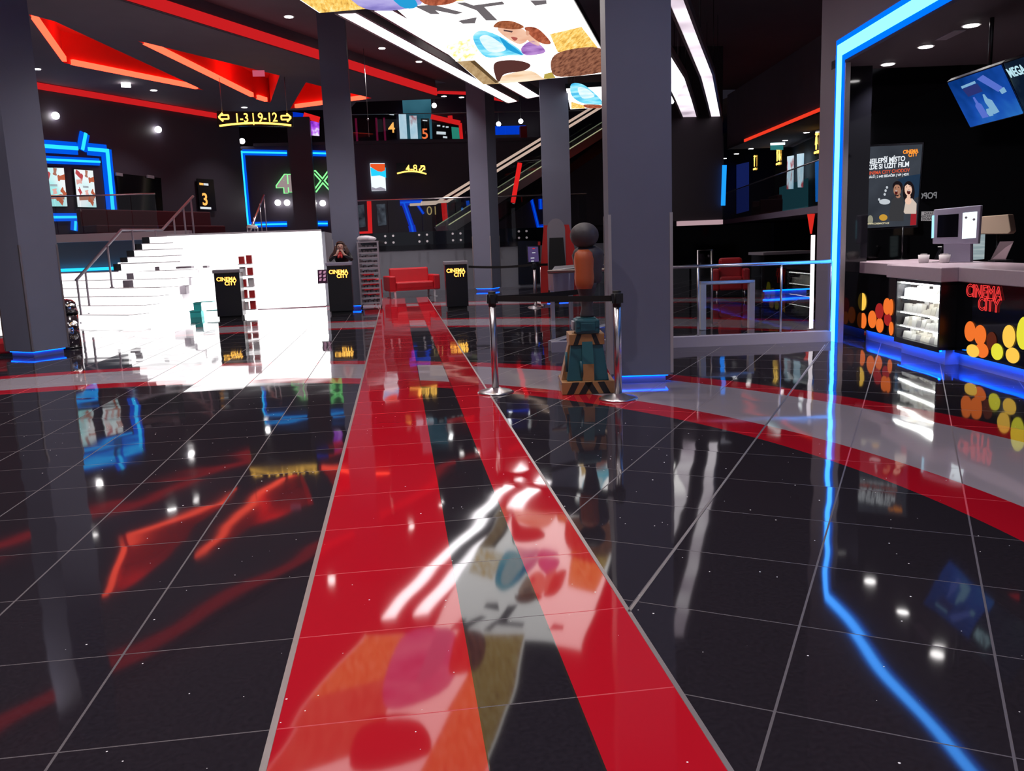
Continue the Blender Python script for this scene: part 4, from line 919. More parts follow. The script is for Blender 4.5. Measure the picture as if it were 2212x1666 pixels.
sh1 = [('grass', .004, gold, Z(.004, (1188, 74), (1256, 58), (1292, 104), (1205, 113))), ('grass', .004, glow_noise('pale_grass_print', [(.35, (.8, .5, .15)), (.6, (1, .93, .8))], 1.8, 3, 5, (4, 1, 1)), Z(.004, (960, 95), (1018, 84), (1046, 122), (985, 133))),
       ('board', .004, glow_noise('tan', [(.3, (.38, .23, .1)), (.7, (.6, .42, .22))], 1.0, 2, 4, (5, 1, 1)), Z(.004, (987, 133), (1025, 130), (1079, 181), (1045, 182.5))), ('board_gap', .006, colm('dark_tan', (.12, .07, .03), 1), Z(.006, (1016, 133), (1026, 131), (1078, 178), (1070, 179))),
       ('jacket', .005, glow_noise('sky_blue', [(.3, (.05, .45, .8)), (.5, (.2, .75, .95)), (.7, (.6, .92, 1))], 1.05, 2.5, 3), Z(.005, (1022, 84), (1040, 66), (1086, 82), (1132, 117), (1101, 119), (1050, 123))), ('jacket_fold', .007, glow_noise('pale_blue', [(.3, (.5, .85, .95)), (.6, (.85, .97, 1))], 1.05, 3, 3), Z(.007, (1036, 84), (1052, 76), (1080, 92), (1092, 108), (1058, 112))), ('jacket_shade', .009, colm('deep_blue', (.02, .35, .7), 1), Z(.009, (1080, 82), (1086, 84), (1128, 116), (1118, 116), (1094, 104))),
       ('hair', .006, glow_noise('ginger', [(.3, (.2, .05, .02)), (.7, (.5, .16, .07))], 1.0, 4, 5, (5, 1, 1)), Z(.006, (1066, 57), (1079, 46), (1107, 46), (1132, 58), (1112, 63), (1080, 60))), ('face', .005, glow_noise('peach', [(.3, (.8, .42, .28)), (.6, (.98, .7, .52))], 1.05, 1.6, 2), Z(.005, (1076, 60), (1128, 62), (1140, 84), (1122, 95), (1092, 80))),
       ('glasses', .009, grey_l0, Z(.009, (1088, 64), (1108, 67), (1106, 70), (1088, 67))), ('mouth', .009, colm('print_mouth', (.45, .1, .08), 1), Z(.009, (1104, 80), (1118, 82), (1112, 88))), ('ear', .009, colm('print_ear', (.75, .38, .25), 1), Z(.009, (1136, 66), (1143, 68), (1142, 76), (1137, 75))), ('cheek', .006, bpy.data.materials['peach'], Z(.006, (1140, 74), (1160, 82), (1166, 98), (1150, 94), (1138, 84))),
       ('scarf', .006, glow_noise('violet', [(.3, (.25, .08, .4)), (.65, (.55, .3, .7))], 1.0, 4, 3), Z(.006, (1126, 104), (1152, 88), (1178, 112), (1137, 119))), ('hair', .007, glow_noise('copper', [(.3, (.22, .04, .02)), (.7, (.6, .16, .08))], 1.0, 3, 5, (5, 1, 1)), Z(.007, (1133, 60), (1162, 62), (1190, 92), (1172, 94), (1150, 80))),
       ('hair', .006, colm('near_black', (.1, .035, .03), 1), Z(.006, (1069, 136), (1111, 130), (1145, 139), (1133, 152), (1090, 160), (1078, 176), (1070, 165))), ('shirt', .005, glow_noise('cream', [(.3, (.8, .5, .28)), (.65, (1, .85, .65))], 1.1, 1.5, 3), Z(.005, (1082, 166), (1140, 152), (1172, 168), (1176, 171), (1082, 180))),
       ('hair', .006, glow_noise('brown_hair_print', [(.3, (.1, .03, .02)), (.6, (.35, .14, .08))], 1.0, 3, 5, (6, 1, 1)), Z(.006, (1206, 114), (1296, 104), (1318, 150), (1212, 166), (1190, 146))), ('meadow', .005, colm('olive', (.5, .38, .08), 1), Z(.005, (1176, 160), (1192, 156), (1200, 168), (1174, 171)))]
grey_l = colm('letter_grey', (.16, .14, .15), 1.0)
for pts in (((895, 13), (935, 10), (1000, 27), (985, 31), (940, 22), (950, 30), (930, 30)), ((985, 6), (1004, 5), (1052, 22), (1040, 26)), ((990, 45), (1030, 37), (1026, 50), (1000, 51)), ((1035, 10), (1085, 3), (1090, 9), (1046, 15)), ((1145, 1), (1180, 0), (1181, 8), (1156, 12)), ((1020, 12), (1040, 9), (1075, 44), (1050, 44))): sh1.append(('letter_stroke', .006, grey_l, Z(.006, *pts)))
lightbox('large glowing ceiling picture panel of a family in grass, centre', [fl_, fr_, nr2, nl2], sh1)
# the nearer panel, mostly out of frame
f0, f1 = onz(690, 28, ZP), onz(1010, 0, ZP); dd = (f1-f0).normalized(); dn = Vector((-dd.y, dd.x, 0));  dn = -dn if dn.y > 0 else dn
f1 = f0+dd*2.7
def at0(s, tt, z=0): return f0+dd*s+dn*tt+Vector((0, 0, -z))
sh0 = [('grass', .004, gold, [at0(0.02, .02), at0(.95, .02), at0(1.1, 1.2), at0(.02, 2.2)]), ('meadow', .004, bpy.data.materials['tan'], [at0(.02, 2.2), at0(1.1, 1.2), at0(1.2, 3.0), at0(.02, 4.0)]), ('jacket', .006, glow_noise('lavender', [(.3, (.12, .1, .4)), (.5, (.35, .3, .7)), (.7, (.6, .55, .9))], 1.0, 1.5, 4), [at0(.7, .02), at0(1.5, .02), at0(1.8, 1.6), at0(1.2, 2.3), at0(.8, 1.4)]), ('jacket_shade', .008, bpy.data.materials['deep_blue'], [at0(1.2, .02), at0(1.45, .02), at0(1.5, 1.2), at0(1.3, 1.5)]), ('face', .008, bpy.data.materials['copper'], [at0(1.55, .02), at0(2.0, .02), at0(2.1, .9), at0(1.7, 1.2)]),
       ('hair', .006, bpy.data.materials['near_black'], [at0(.9, 2.6), at0(1.6, 2.4), at0(1.9, 3.2), at0(1.1, 3.5)]), ('grass', .004, gold, [at0(2.0, .02), at0(2.68, .02), at0(2.68, 3.5), at0(1.9, 3.8)])]
lightbox('nearest glowing ceiling picture panel, cut off at the top edge', [f0, f1, f1+dn*4.2, f0+dn*4.2], sh0)
g0, g1 = onz(1232, 236, ZP), onz(1420, 226, ZP); da = (g1-g0).normalized(); db = Vector((-da.y, da.x, 0)); db = -db if db.y > 0 else db
def at2(s, tt): return g0+da*s+db*tt
g1 = g0+da*2.6
sh2 = [('jacket', .005, bpy.data.materials['sky_blue'], Z(.005, (1234, 182), (1262, 184), (1297, 214), (1297, 226), (1262, 224), (1236, 208))), ('jacket_fold', .007, bpy.data.materials['pale_blue'], Z(.007, (1248, 190), (1268, 192), (1284, 208), (1258, 212))), ('scarf', .006, bpy.data.materials['copper'], Z(.006, (1262, 226), (1297, 227), (1297, 233), (1268, 233))), ('grass', .004, gold, Z(.004, (1234, 220), (1262, 228), (1264, 234), (1234, 235)))]
lightbox('farthest glowing ceiling picture panel between the two right columns', [g0, g1, g1+db*2.9, g0+db*2.9], sh2)

ZS = 5.0
def strip_light(label, left, right, m, z=ZS, name='strip_light'):
    e = thing(name, label, 'light strip'); n = len(left)
    L_, R_ = [onz(*p, z) for p in left], [onz(*p, z) for p in right]
    b = MB(); b.add(L_+R_, [(i, i+1, n+i+1, n+i) for i in range(n-1)]); k = len(b.v)
    b.add([p+Vector((0, 0, .02)) for p in L_+R_], [(i, n+i, n+i+1, i+1) for i in range(n-1)]); b.build('diffuser', m, e)
    b = MB()
    for A in (L_, R_):
        for i in range(n-1): b.seg(A[i]+Vector((0, 0, .05)), A[i+1]+Vector((0, 0, .05)), .05, .14, (0, 0, 1))
    b.seg(L_[0]+Vector((0, 0, .05)), R_[0]+Vector((0, 0, .05)), .05, .14, (0, 0, 1)); b.seg(L_[-1]+Vector((0, 0, .05)), R_[-1]+Vector((0, 0, .05)), .05, .14, (0, 0, 1))
    b.build('side_profile', M['alu'], e)
    b = MB()
    for i in range(n-1): b.slab([L_[i]+Vector((0, 0, .1)), L_[i+1]+Vector((0, 0, .1)), R_[i+1]+Vector((0, 0, .1)), R_[i]+Vector((0, 0, .1))], (0, 0, .03))
    for p in L_+R_: pwire(b, p+Vector((0, 0, .12)), ZL)
    b.build('back_tray', M['black'], e)
    return e
strip_light('long white light strip left of the ceiling panel', [(725, 27), (910, 125), (1097, 222)], [(770, 25), (950, 125), (1119, 217)], M['strip'])
strip_light('white light strip right beside the long one, partly behind the panel', [(803, 20), (956, 110), (1138, 212)], [(850, 20), (1010, 108), (1168, 206)], M['strip'])
cloud = glow_noise('cloud_print', [(.3, (.22, .17, .22)), (.45, (.62, .52, .6)), (.6, (1, .93, .98))], 1.35, .5, 3, (1, 1, 1), .5, True)
strip_light('curved glowing cloud strip on the dark ceiling right of the large column, longer one', [(1432, -20), (1475, 78), (1512, 165), (1527, 220), (1538, 265)], [(1474, -20), (1512, 84), (1541, 160), (1550, 210), (1560, 263)], cloud, 4.7)
strip_light('curved glowing cloud strip on the dark ceiling beside the large column, shorter one', [(1425, 150), (1457, 214), (1470, 244), (1481, 269)], [(1445, 108), (1481, 167), (1496, 214), (1511, 267)], cloud, 4.7)

# downlights
def downlight(u, v, z, label, r=.075):
    p = onz(u, v, z); e = thing('downlight', label, 'downlight', p)
    b = MB(); b.lathe([(r, -.012), (r, 0)], n=20); b.build('lens', M['lamp'], e)
    b = MB(); b.lathe([(r*1.35, -.008), (r*1.35, .0)], n=20); o = b.build('ring', M['alu'], e); o.location.z = .004
    return e
for u, v, z, l in ((624, 36, ZC, 'round downlight nearest the camera, above the red cove left of the second column'), (735, 73, ZL, 'round downlight at the right edge of the second column top'), (825, 104, ZL, 'round downlight first right of the second column, beside the light strip'), (905, 133, ZL, 'round downlight second right of the second column, beside the light strip'),
                   (959, 208, ZL, 'downlight under the short red cove, left of two'), (997, 210, ZL, 'downlight under the short red cove, right of two'), (332, 195, ZC, 'round downlight below the kite shaped red pocket'), (528, 232, ZC, 'round downlight right above the 1-3 9-12 sign'), (80, 149, ZC, 'round downlight touching the left column'),
                   (938, 228, 8.2, 'downlight over the gallery above the red frame'), (1077, 268, 8.2, 'gallery downlight just right of the third column'), (1125, 262, 8.2, 'gallery downlight above the end of the blue beam'), (1174, 257, 8.2, 'gallery downlight touching the fourth column')):
    if z > 8: 
        p = ony(u, v, 37.5); e = thing('pendant_spot', l.replace('downlight', 'pendant spot'), 'lamp', p); b = MB(); b.ball((0, 0, 0), .1); b.build('lens', M['lamp'], e); b = MB(); b.tube([(0, 0, .09), (0, 0, 9.2-p.z)], .01, 6); b.build('hanger', M['blackmat'], e)
    else: downlight(u, v, z-.001, l, .085)
for u, v, l in ((120, 250, 'round white wall spot high on the rear left wall beside the left column'), (342, 280, 'round white wall spot on the rear left wall, between the neon frames'), (523, 305, 'round white wall spot just above the corner of the 4DX neon frame')):
    p = onw(u, v, .08) if u < 500 else ony(u, v, YR-.1); b = MB(); b.ball(p, .1); tag(b.build('wall_spot', M['lamp']), l, 'lamp')
b = MB(); p = onw(271, 190, 1.5); b.seg(onz(262, 183, ZC-.05), onz(282, 184, ZC-.05), .12, .08, (0, -1, 0)); tag(b.build('emergency_light', M['lamp']), 'small white emergency lamp bar under the left ceiling', 'lamp')
e = thing('pink_sign', 'small pink square sign hanging below the middle red pocket', 'sign'); p = [onz(*q_, ZC) for q_ in ((545, 150),)][0]; a = ony(545, 152, p.y); c = ony(572, 165, p.y)
b = MB(); b.bb(a.x, c.x, p.y, p.y+.02, c.z, a.z); b.build('plate', glow('pink_plate', (.7, .12, .2), .8, False), e)
b = MB(); b.tube([((a.x+c.x)/2, p.y, a.z), ((a.x+c.x)/2, p.y, ZC)], .008, 6); b.build('hanger', M['hang'], e)
b = MB(); A, Bq = onz(945, 199, ZL-.02), onz(1030, 202, ZL-.02); b.seg(A, Bq, .3, .06, (0, 0, 1)); tag(b.build('cove_light', M['redled']), 'short red cove light left of the third column top', 'cove light')
b = MB(); A, Bq = onz(1065, 212, ZL-.02), onz(1100, 218, ZL-.02); b.seg(A, Bq, .3, .06, (0, 0, 1)); tag(b.build('cove_light', M['redled']), 'short dim red cove light right of the third column top', 'cove light')
b = MB(); p = ony(789, 170, 24); q = ony(799, 296, 24); b.tube([(p.x, 24, ZL), (q.x-.02, 24, q.z)], .008, 6); b.ball((q.x-.02, 24, ony(795, 258, 24).z), .03); tag(b.build('hanging_wire', M['hang']), 'thin wire hanging from the ceiling before the gallery', 'wire')

# ------------------------------------------------------------------ balustrade round the opening, right of the pedestal
bl = onz(1192, 762); br = onz(1795, 738); zc = .13
e = thing('balustrade', 'low lilac curb with glass panes and handrail right of the large column', 'balustrade')
d = (br-bl); d.z = 0; Ln = d.length; d.normalize(); nn = Vector((d.y, -d.x, 0)); nn = -nn if nn.y > 0 else nn
b = MB(); b.seg(Vector((bl.x, bl.y, zc/2))-nn*.07, Vector((br.x, br.y, zc/2))-nn*.07, zc, .14, nn)
sb = bl+dB*5.2; b.seg(Vector((bl.x, bl.y, zc/2))+dB*.07-nn*.1, Vector((sb.x, sb.y, zc/2)), zc, .14, Vector((-pB.x, -pB.y, 0))); b.build('curb', M['curb'], e)
hz = 1.0
for k in range(4):
    a, c = bl+d*(Ln*k/4+.015)-nn*.07, bl+d*(Ln*(k+1)/4-.015)-nn*.07; b = MB(); b.seg(Vector((a.x, a.y, (hz+zc)/2)), Vector((c.x, c.y, (hz+zc)/2)), hz-zc-.03, .012, nn); b.build('glass_pane', M['glass'], e)
for k in range(3):
    a, c = bl+dB*(.15+1.7*k), bl+dB*(1.8+1.7*k); b = MB(); b.seg(Vector((a.x, a.y, (hz+zc)/2)), Vector((c.x, c.y, (hz+zc)/2)), hz-zc-.03, .012, (-pB.x, -pB.y, 0)); b.build('glass_pane', M['glass'], e)
b = MB(); b.tube([Vector((sb.x, sb.y, hz)), Vector((bl.x, bl.y, hz))-nn*.07, Vector((br.x, br.y, hz))-nn*.07], .024, 10); b.build('handrail', M['steel'], e)
for uu in (1508, 1687, 1795):
    p = onp(uu, 650, bl-nn*.07, nn); b = MB(); b.tube([(p.x, p.y, zc), (p.x, p.y, hz)], .014, 8); b.build('post', M['steel'], e)
# steel turnstile cabinet behind the cut-out
e = thing('ticket_cabinet', 'pinkish brushed metal cabinet with sloping lid behind the pedestal', 'cabinet'); y = 14.5
P = [ony(*p, y) for p in ((1194, 586), (1240, 582), (1240, 628), (1196, 630))]; b = MB(); b.slab(P, (0, .5, 0)); b.build('body', mat('pink_metal', (.4, .28, .33), .4, metal=.7), e)
b = MB(); b.slab([P[0]+Vector((-.02, -.03, 0)), P[1]+Vector((.05, -.03, 0)), P[1]+Vector((.2, .45, .05)), P[0]+Vector((.12, .45, .05))], (0, 0, .02)); b.build('lid', M['steel'], e)
zb_ = P[3].z
for s in (0, 1):
    q = P[3] if s == 0 else P[2]; b = MB(); b.bb(q.x-.02+(-.03*s), q.x+.02-(.03*s)+.03, y+.2, y+.26, 0, zb_); b.build('leg', M['steel'], e)

# ------------------------------------------------------------------ portal with blue light line and counter room
yawC = R(-8.0); dC = Vector((-math.sin(yawC), math.cos(yawC), 0)); nC = Vector((-dC.y, dC.x, 0))   # dC runs away from camera; nC faces left
PP = onz(1800, 737); Zp = 3.42
top_c = onp(1819, 113, PP, nC); Zp = top_c.z
def onc(u, v, off=0.0): return onp(u, v, PP+nC*off, nC)
pw = onc(1760, 735, 0); farw = Vector((pw.x, pw.y, 0)); farw = PP + dC*max(.35, (farw-PP).dot(dC))
e_ = MB(); Lw = (farw-PP).length
def oncp(t, z, off=0.0): v = PP - dC*t; return Vector((v.x, v.y, z)) + nC*off
b = MB(); b.slab([oncp(-Lw, 0), oncp(.14, 0), oncp(.14, ZL), oncp(-Lw, ZL)], -nC*.06)
b.slab([oncp(.14, Zp-.12), oncp(9.5, Zp-.12), oncp(9.5, ZL), oncp(.14, ZL)], -nC*.06); struct(b.build('wall_portal', M['portal']))
e = thing('portal_light', 'bright blue light line framing the snack counter portal', 'light strip')
b = MB(); b.seg(oncp(0, 0, .005), oncp(0, Zp, .005), .27, .01, nC); b.seg(oncp(-.13, Zp+.03, .005), oncp(9.5, Zp+.03, .005), .27, .01, nC); b.build('channel', glow('portal_blue_halo', (0, .13, 1), 1.5), e)  # blue side bands paint the halo round the tube
b = MB(); b.seg(oncp(0, 0, .014), oncp(0, Zp, .014), .14, .008, nC); b.seg(oncp(-.07, Zp+.03, .014), oncp(9.5, Zp+.03, .014), .14, .008, nC); b.build('light_tube', M['neonw'], e)
b = MB(); b.slab([oncp(.14, 0), oncp(.165, 0), oncp(.165, Zp-.12), oncp(.14, Zp-.12)], -nC*.06); struct(b.build('trim_4', M['alu']))
# room behind the portal
Zr = Zp-.14
b = MB(); b.slab([oncp(-.3, Zr), oncp(9.5, Zr), oncp(9.5, Zr, -2.2), oncp(-.3, Zr, -2.2)], (0, 0, .1)); struct(b.build('ceiling_counter', mat('soffit', (.07, .055, .065), .7)))
b = MB(); b.slab([oncp(-2.5, 3.9, -2.2), oncp(9.5, 3.9, -2.2), oncp(9.5, 3.9, -8), oncp(-2.5, 3.9, -8)], (0, 0, .1)); b.slab([oncp(-.3, Zr, -2.2), oncp(9.5, Zr, -2.2), oncp(9.5, 3.95, -2.2), oncp(-.3, 3.95, -2.2)], -nC*.05); struct(b.build('ceiling_counter_rear', M['blackgloss']))
b = MB(); b.slab([oncp(-.95, 0, -.4), oncp(-.95, 0, -8), oncp(-.95, 4, -8), oncp(-.95, 4, -.4)], dC*.1); struct(b.build('wall_counter_end', M['blackgloss']))
b = MB(); b.slab([oncp(-2.6, 0, -5.0), oncp(9.5, 0, -5.0), oncp(9.5, 4, -5.0), oncp(-2.6, 4, -5.0)], -nC*.1); struct(b.build('wall_counter_rear', M['blackgloss']))
# dark glass partition just inside
def offc(u, v): q = onp(u, v, oncp(-.1, 0), dC); return (q-oncp(-.1, 0)).dot(nC)
oa, ob = -.07, offc(1877, 400)
b = MB(); b.slab([oncp(-.1, .0, oa), oncp(-.1, .0, ob), oncp(-.1, Zr, ob), oncp(-.1, Zr, oa)], dC*.02); tag(b.build('glass_partition', M['blackgloss']), 'dark glossy partition just inside the portal, left of the poster screen', 'partition')
for (u, v), l in zip(((1918, 138), (2000, 100), (2098, 54)), ('soffit downlight nearest the corner of the blue portal line', 'middle soffit downlight over the snack counter', 'largest soffit downlight over the counter, at the right')):
    p = onz(u, v, Zr-.002); e = thing('downlight', l, 'downlight', p); b = MB(); b.lathe([(.07, -.012), (.07, 0)], n=20); b.build('lens', M['lamp'], e); b = MB(); b.lathe([(.09, -.006), (.09, 0)], n=20); b.build('ring', M['white'], e)
b = MB(); q = onz(2052, 76, Zr-.002); b.seg(q-dC*.2, q+dC*.2, .12, .01, (0, 0, 1)); tag(b.build('ceiling_vent', M['grey']), 'small slotted vent in the soffit between two downlights', 'vent')
b = MB(); b.slab([onz(u, v, 3.88) for u, v in ((2100, 98), (2212, 45), (2280, 20), (2280, 110), (2180, 95))], (0, 0, -.02)); tag(b.build('ceiling_wedge', M['redled']), 'orange red lit ceiling wedge above the menu screens', 'ceiling light')

# ------------------------------------------------------------------ snack counter
zb = .15; zt = .98
e0 = onz(1868, 709, zb); e1 = onz(2212, 793, zb); dc = (e0-e1); dc.z = 0; dc.normalize(); nc = Vector((-dc.y, dc.x, 0))
rzc = math.atan2(-dc.x, dc.y)
K0 = Vector((e0.x, e0.y, 0))   # far end of counter front; local x: along towards the camera, local y: into the room
def kp(s, t, z): v = K0 - dc*s - nc*t; return Vector((v.x, v.y, z))
def onk(u, v, t=0.0): return onp(u, v, K0 - nc*t, nc)
def kbox(mb, s0, s1, t0, t1, z0, z1, m=None):
    p = [kp(s0, t0, 0), kp(s1, t0, 0), kp(s1, t1, 0), kp(s0, t1, 0)]; mb.slab([Vector((q.x, q.y, z0)) for q in p], (0, 0, z1-z0), m)
def sk_(u, v, z, t=None):
    q = onz(u, v, z); return (K0-q).dot(dc), (K0-q).dot(nc)
sA = sk_(1931, 733, zb); sB = sk_(2042, 757, zb)
s_a, s_b = sA[0], sB[0]; tcab = min(sA[1], sB[1])-.0
e = thing('snack_counter', 'long snack counter with glowing orange bokeh front panels', 'counter')
b = MB(); kbox(b, -.1, s_a, 0, .7, zb, zt-.14); kbox(b, s_b, 7.5, 0, .7, zb, zt-.14); kbox(b, s_a, s_b, .3, .7, zb, zt-.14); b.build('body', M['blackgloss'], e)
b = MB(); kbox(b, -.1, 7.5, .06, .65, 0, zb); kbox(b, s_a+.02, s_b-.02, tcab+.08, .2, 0, zb); b.build('plinth', mat('steel_kick', (.4, .4, .5), .25), e)
b = MB(); kbox(b, -.05, s_a-.02, .02, .032, zb-.012, zb-.002); kbox(b, s_b+.02, 7.5, .02, .032, zb-.012, zb-.002); kbox(b, s_a+.02, s_b-.02, tcab+.03, tcab+.042, zb-.012, zb-.002); b.build('blue_led_line', M['ledk'], e)
b = MB(); kbox(b, -.1, s_a, 0, .008, zb-.022, zb); kbox(b, s_b, 7.5, 0, .008, zb-.022, zb); kbox(b, s_a, s_b, tcab, tcab+.008, zb-.022, zb); b.build('lip', M['black'], e)
b = MB(); kbox(b, -.35, s_a-.12, -.05, .8, zt-.14, zt); kbox(b, s_b+.1, 7.5, -.05, .8, zt-.14, zt); kbox(b, s_a-.12, s_b+.1, tcab-.06, .8, zt-.14, zt); b.build('worktop', M['worktop'], e, .008)
ov = {'o': glow('bokeh_orange', (1, .2, .03), .9, False), 'r': glow('bokeh_red', (.6, .03, .03), .6, False), 'y': glow('bokeh_yellow', (1, .6, .08), 1.0, False), 'g': glow('bokeh_lime', (.85, .8, .05), .95, False), 'd': glow('bokeh_dim', (.2, .04, .02), .5, False)}
def oval(u, v, ru, rv, c, lay=0):
    ctr_ = onk(u, v); a = onk(u+ru, v)-ctr_; h = onk(u, v-rv)-ctr_; a = dc*(-abs(a.dot(dc))); h = Vector((0, 0, abs(h.z)))
    b = MB(); b.slab([ctr_ + a*math.cos(2*PI*k/24)+h*math.sin(2*PI*k/24)+nc*(.003+.002*lay) for k in range(24)], nc*.002); b.build('bokeh_spot', ov[c], e)
for i, a in enumerate([(1853, 650, 8, 16, 'd'), (1864, 652, 8, 19, 'y'), (1852, 692, 8, 14, 'd'), (1865, 693, 7, 17, 'o'), (1885, 690, 9, 19, 'o'), (1901, 672, 9, 17, 'r'), (1901, 703, 8, 16, 'o'), (1917, 662, 8, 18, 'o'), (1926, 664, 5, 18, 'o'), (1918, 690, 8, 14, 'r'), (1926, 710, 5, 15, 'o'),
          (2097, 716, 12, 22, 'o'), (2118, 724, 13, 22, 'o'), (2143, 737, 11, 20, 'd'), (2103, 758, 14, 14, 'y'), (2122, 757, 14, 16, 'o'), (2155, 760, 13, 18, 'g'), (2181, 727, 14, 25, 'y'), (2188, 768, 15, 17, 'y'), (2213, 720, 16, 36, 'g'), (2240, 745, 14, 25, 'o'), (2262, 770, 15, 20, 'y')]): oval(*a, lay=i % 3)
p = onk(2124, 632, -.012); rk = frame_rot(nc.x, nc.y)
text('logo', 'CINEMA', .165, glow('red_letter_line', (1, .05, .05), .9, False), e, p, rk, outline=.0032, bold=.012); text('logo', 'CITY', .165, bpy.data.materials['red_letter_line'], e, onk(2135, 660, -.012), rk, outline=.0032, bold=.012)
# candy display cabinet in the counter front
e = thing('candy_cabinet', 'brightly lit glass cabinet of sweets built into the counter', 'cabinet')
b = MB(); kbox(b, s_a, s_a+.03, tcab, .28, zb, zt-.15); kbox(b, s_b-.03, s_b, tcab, .28, zb, zt-.15); kbox(b, s_a, s_b, tcab, .28, zb, zb+.03); kbox(b, s_a, s_b, tcab, .28, zt-.18, zt-.15); b.build('carcass', M['black'], e)
b = MB(); kbox(b, s_a+.03, s_b-.03, .24, .27, zb+.03, zt-.18); b.build('lit_back', M['shelfback'], e)
b = MB(); kbox(b, s_a+.05, s_b-.05, tcab+.03, tcab+.06, zt-.2, zt-.185); 
for zz_ in (.17, .32, .48): kbox(b, s_a+.04, s_b-.04, tcab+.045, tcab+.055, zb+zz_-.016, zb+zz_-.008)
b.build('light_tube', glow('cabinet_tube', (1, .97, .9), 26.0), e)
zsh = [zb+.03, zb+.17, zb+.32, zb+.48]
for z in zsh[1:]: b = MB(); kbox(b, s_a+.03, s_b-.03, tcab+.04, .24, z-.006, z); b.build('shelf', M['white'], e)
b = MB(); kbox(b, s_a+.03, s_b-.03, tcab+.006, tcab+.012, zb+.03, zt-.18); b.build('glass_front', M['glass'], e)
pk = [mat('pack_white', (.9, .88, .84), .4), mat('pack_cream', (.85, .8, .7), .4), mat('pack_brown', (.25, .13, .08), .4), mat('pack_grey', (.4, .38, .38), .4), mat('pack_gold', (.6, .4, .15), .35)]
nr = ('lowest', 'second', 'third', 'top')
for r_, z in enumerate(zsh):
    n = 9
    for k in range(n):
        for dep in range(2):
            w = (s_b-s_a-.1)/n; s0 = s_a+.05+w*k+.006; hh = random.uniform(.05, .11); c = random.choice([0, 0, 0, 1, 1, 3, 2, 4]) if r_ in (2,) and 3 <= k <= 7 else random.choice([0, 0, 0, 0, 1, 1, 3])
            b = MB(); t0 = tcab+.07+.075*dep; hh += .02*dep; sl = random.uniform(-.02, .02); q0 = [kp(s0, t0, z+.001), kp(s0+w-.008, t0, z+.001), kp(s0+w-.008+sl, t0+.015, z+hh), kp(s0+sl, t0+.015, z+hh-random.uniform(0, .015))]; b.slab(q0, -nc*.05)
            cn = ('white', 'cream', 'brown', 'grey', 'gold')[c]
            tag(b.build('sweets_packet', pk[c]), '%s sweets packet on the %s shelf of the counter cabinet, %s row' % (cn, nr[r_], ('front', 'back')[dep]), 'packet', '%s %s packets on the %s cabinet shelf' % (cn, ('front', 'back')[dep], nr[r_]))

for k in range(2):
    L = bpy.data.lights.new('cabinet_light', 'AREA'); L.energy = 8; L.size = .5; L.shape = 'RECTANGLE'; L.size_y = .08; L.color = (1, .97, .92)
    lo = bpy.data.objects.new('cabinet_light', L); C.objects.link(lo); q = kp(s_a+(s_b-s_a)*(.27+.46*k), tcab+.05, zt-.21); lo.location = q; lo.rotation_euler = (R(18), 0, rzc-PI/2)
# things on the counter
def stand(u, v, t=None):  # point on the worktop
    return onz(u, v, zt)
rv = math.atan2(nc.y, nc.x)
faceN = Vector((-.75, -.66, 0)).normalized(); rot_f = frame_rot(faceN.x, faceN.y); fx = rot_f.to_3x3() @ Vector((1, 0, 0))
# poster screen
pb = stand(1948, 561); e = thing('advert_screen', 'lit cinema advert screen with a laughing couple on a pole on the counter', 'screen', pb)
def ons(u, v, off=0.0): return onp(u, v, pb+faceN*off, faceN)-pb
Q = [ons(*p) for p in ((1880, 317), (1992, 312), (1979, 487), (1873, 493))]
b = MB(); b.slab(Q, -faceN*.04); b.build('panel', glow_noise('advert_ground', [(.3, (.03, .035, .045)), (.7, (.06, .07, .09))], .9, 2), e)
cq = sum(Q, Vector())/4; b = MB(); b.slab([cq+(p-cq)*1.05-faceN*.01 for p in Q], -faceN*.035); b.build('bezel', M['black'], e)
b = MB(); b.tube([(0, 0, .01), Vector((0, 0, ons(1948, 490).z))], .012, 8); b.build('pole', M['black'], e)
b = MB(); b.lathe([(.09, 0), (.09, .008), (.02, .015)], n=20); b.build('foot', M['black'], e)
tw = glow('advert_white', (.9, .95, 1), .95, False); to = glow('advert_orange', (1, .3, .03), 1.2, False); tr = glow('advert_red', (.9, .12, .05), .8, False)
sz = (ons(1915, 345)-ons(1915, 362)).length
def tline(s, u, v, h, m, bold=.02, sx=1.0, al='LEFT'): text('advert_text', s, h, m, e, ons(u, v, .004), rot_f, .001, bold, al, sx)
tline('NEJLEPŠÍ MÍSTO', 1873, 350, sz*.86, tw, .03, .8); tline('KDE SI UŽÍT FILM', 1873, 362.5, sz*.86, tw, .03, .8)
tline('CINEMA CITY CHODOV', 1872, 375, sz*.62, tr, .015, .8); tline('8 SÁLŮ | 2 642 SEDAČEK | VIP | 4DX', 1872, 383.5, sz*.42, tw, .02, .8)
tline('CINEMA', 1967, 327.5, sz*.62, to, .04, .8, 'CENTER'); tline('CITY', 1972, 334.5, sz*.62, to, .04, .8, 'CENTER'); tline('WWW.CINEMACITY.CZ', 1874, 484, sz*.32, glow('advert_cream', (.9, .8, .5), .8, False), .02, .8)
def spoly(name, pts, m, off): b = MB(); b.slab([ons(*p, off) for p in pts], -faceN*.001); b.build(name, m, e)
def sov(name, u, v, ru, rv_, m, off, n=18): spoly(name, [(u+ru*math.cos(2*PI*k/n), v+rv_*math.sin(2*PI*k/n)) for k in range(n)], m, off)
gl = lambda n, c, s: glow(n, c, s, False)
spoly('glow_patch', [(1938, 388), (1960, 380), (1988, 376), (1984, 425), (1972, 430), (1950, 400)], gl('ad_blue', (.022, .05, .1), .7), .002)
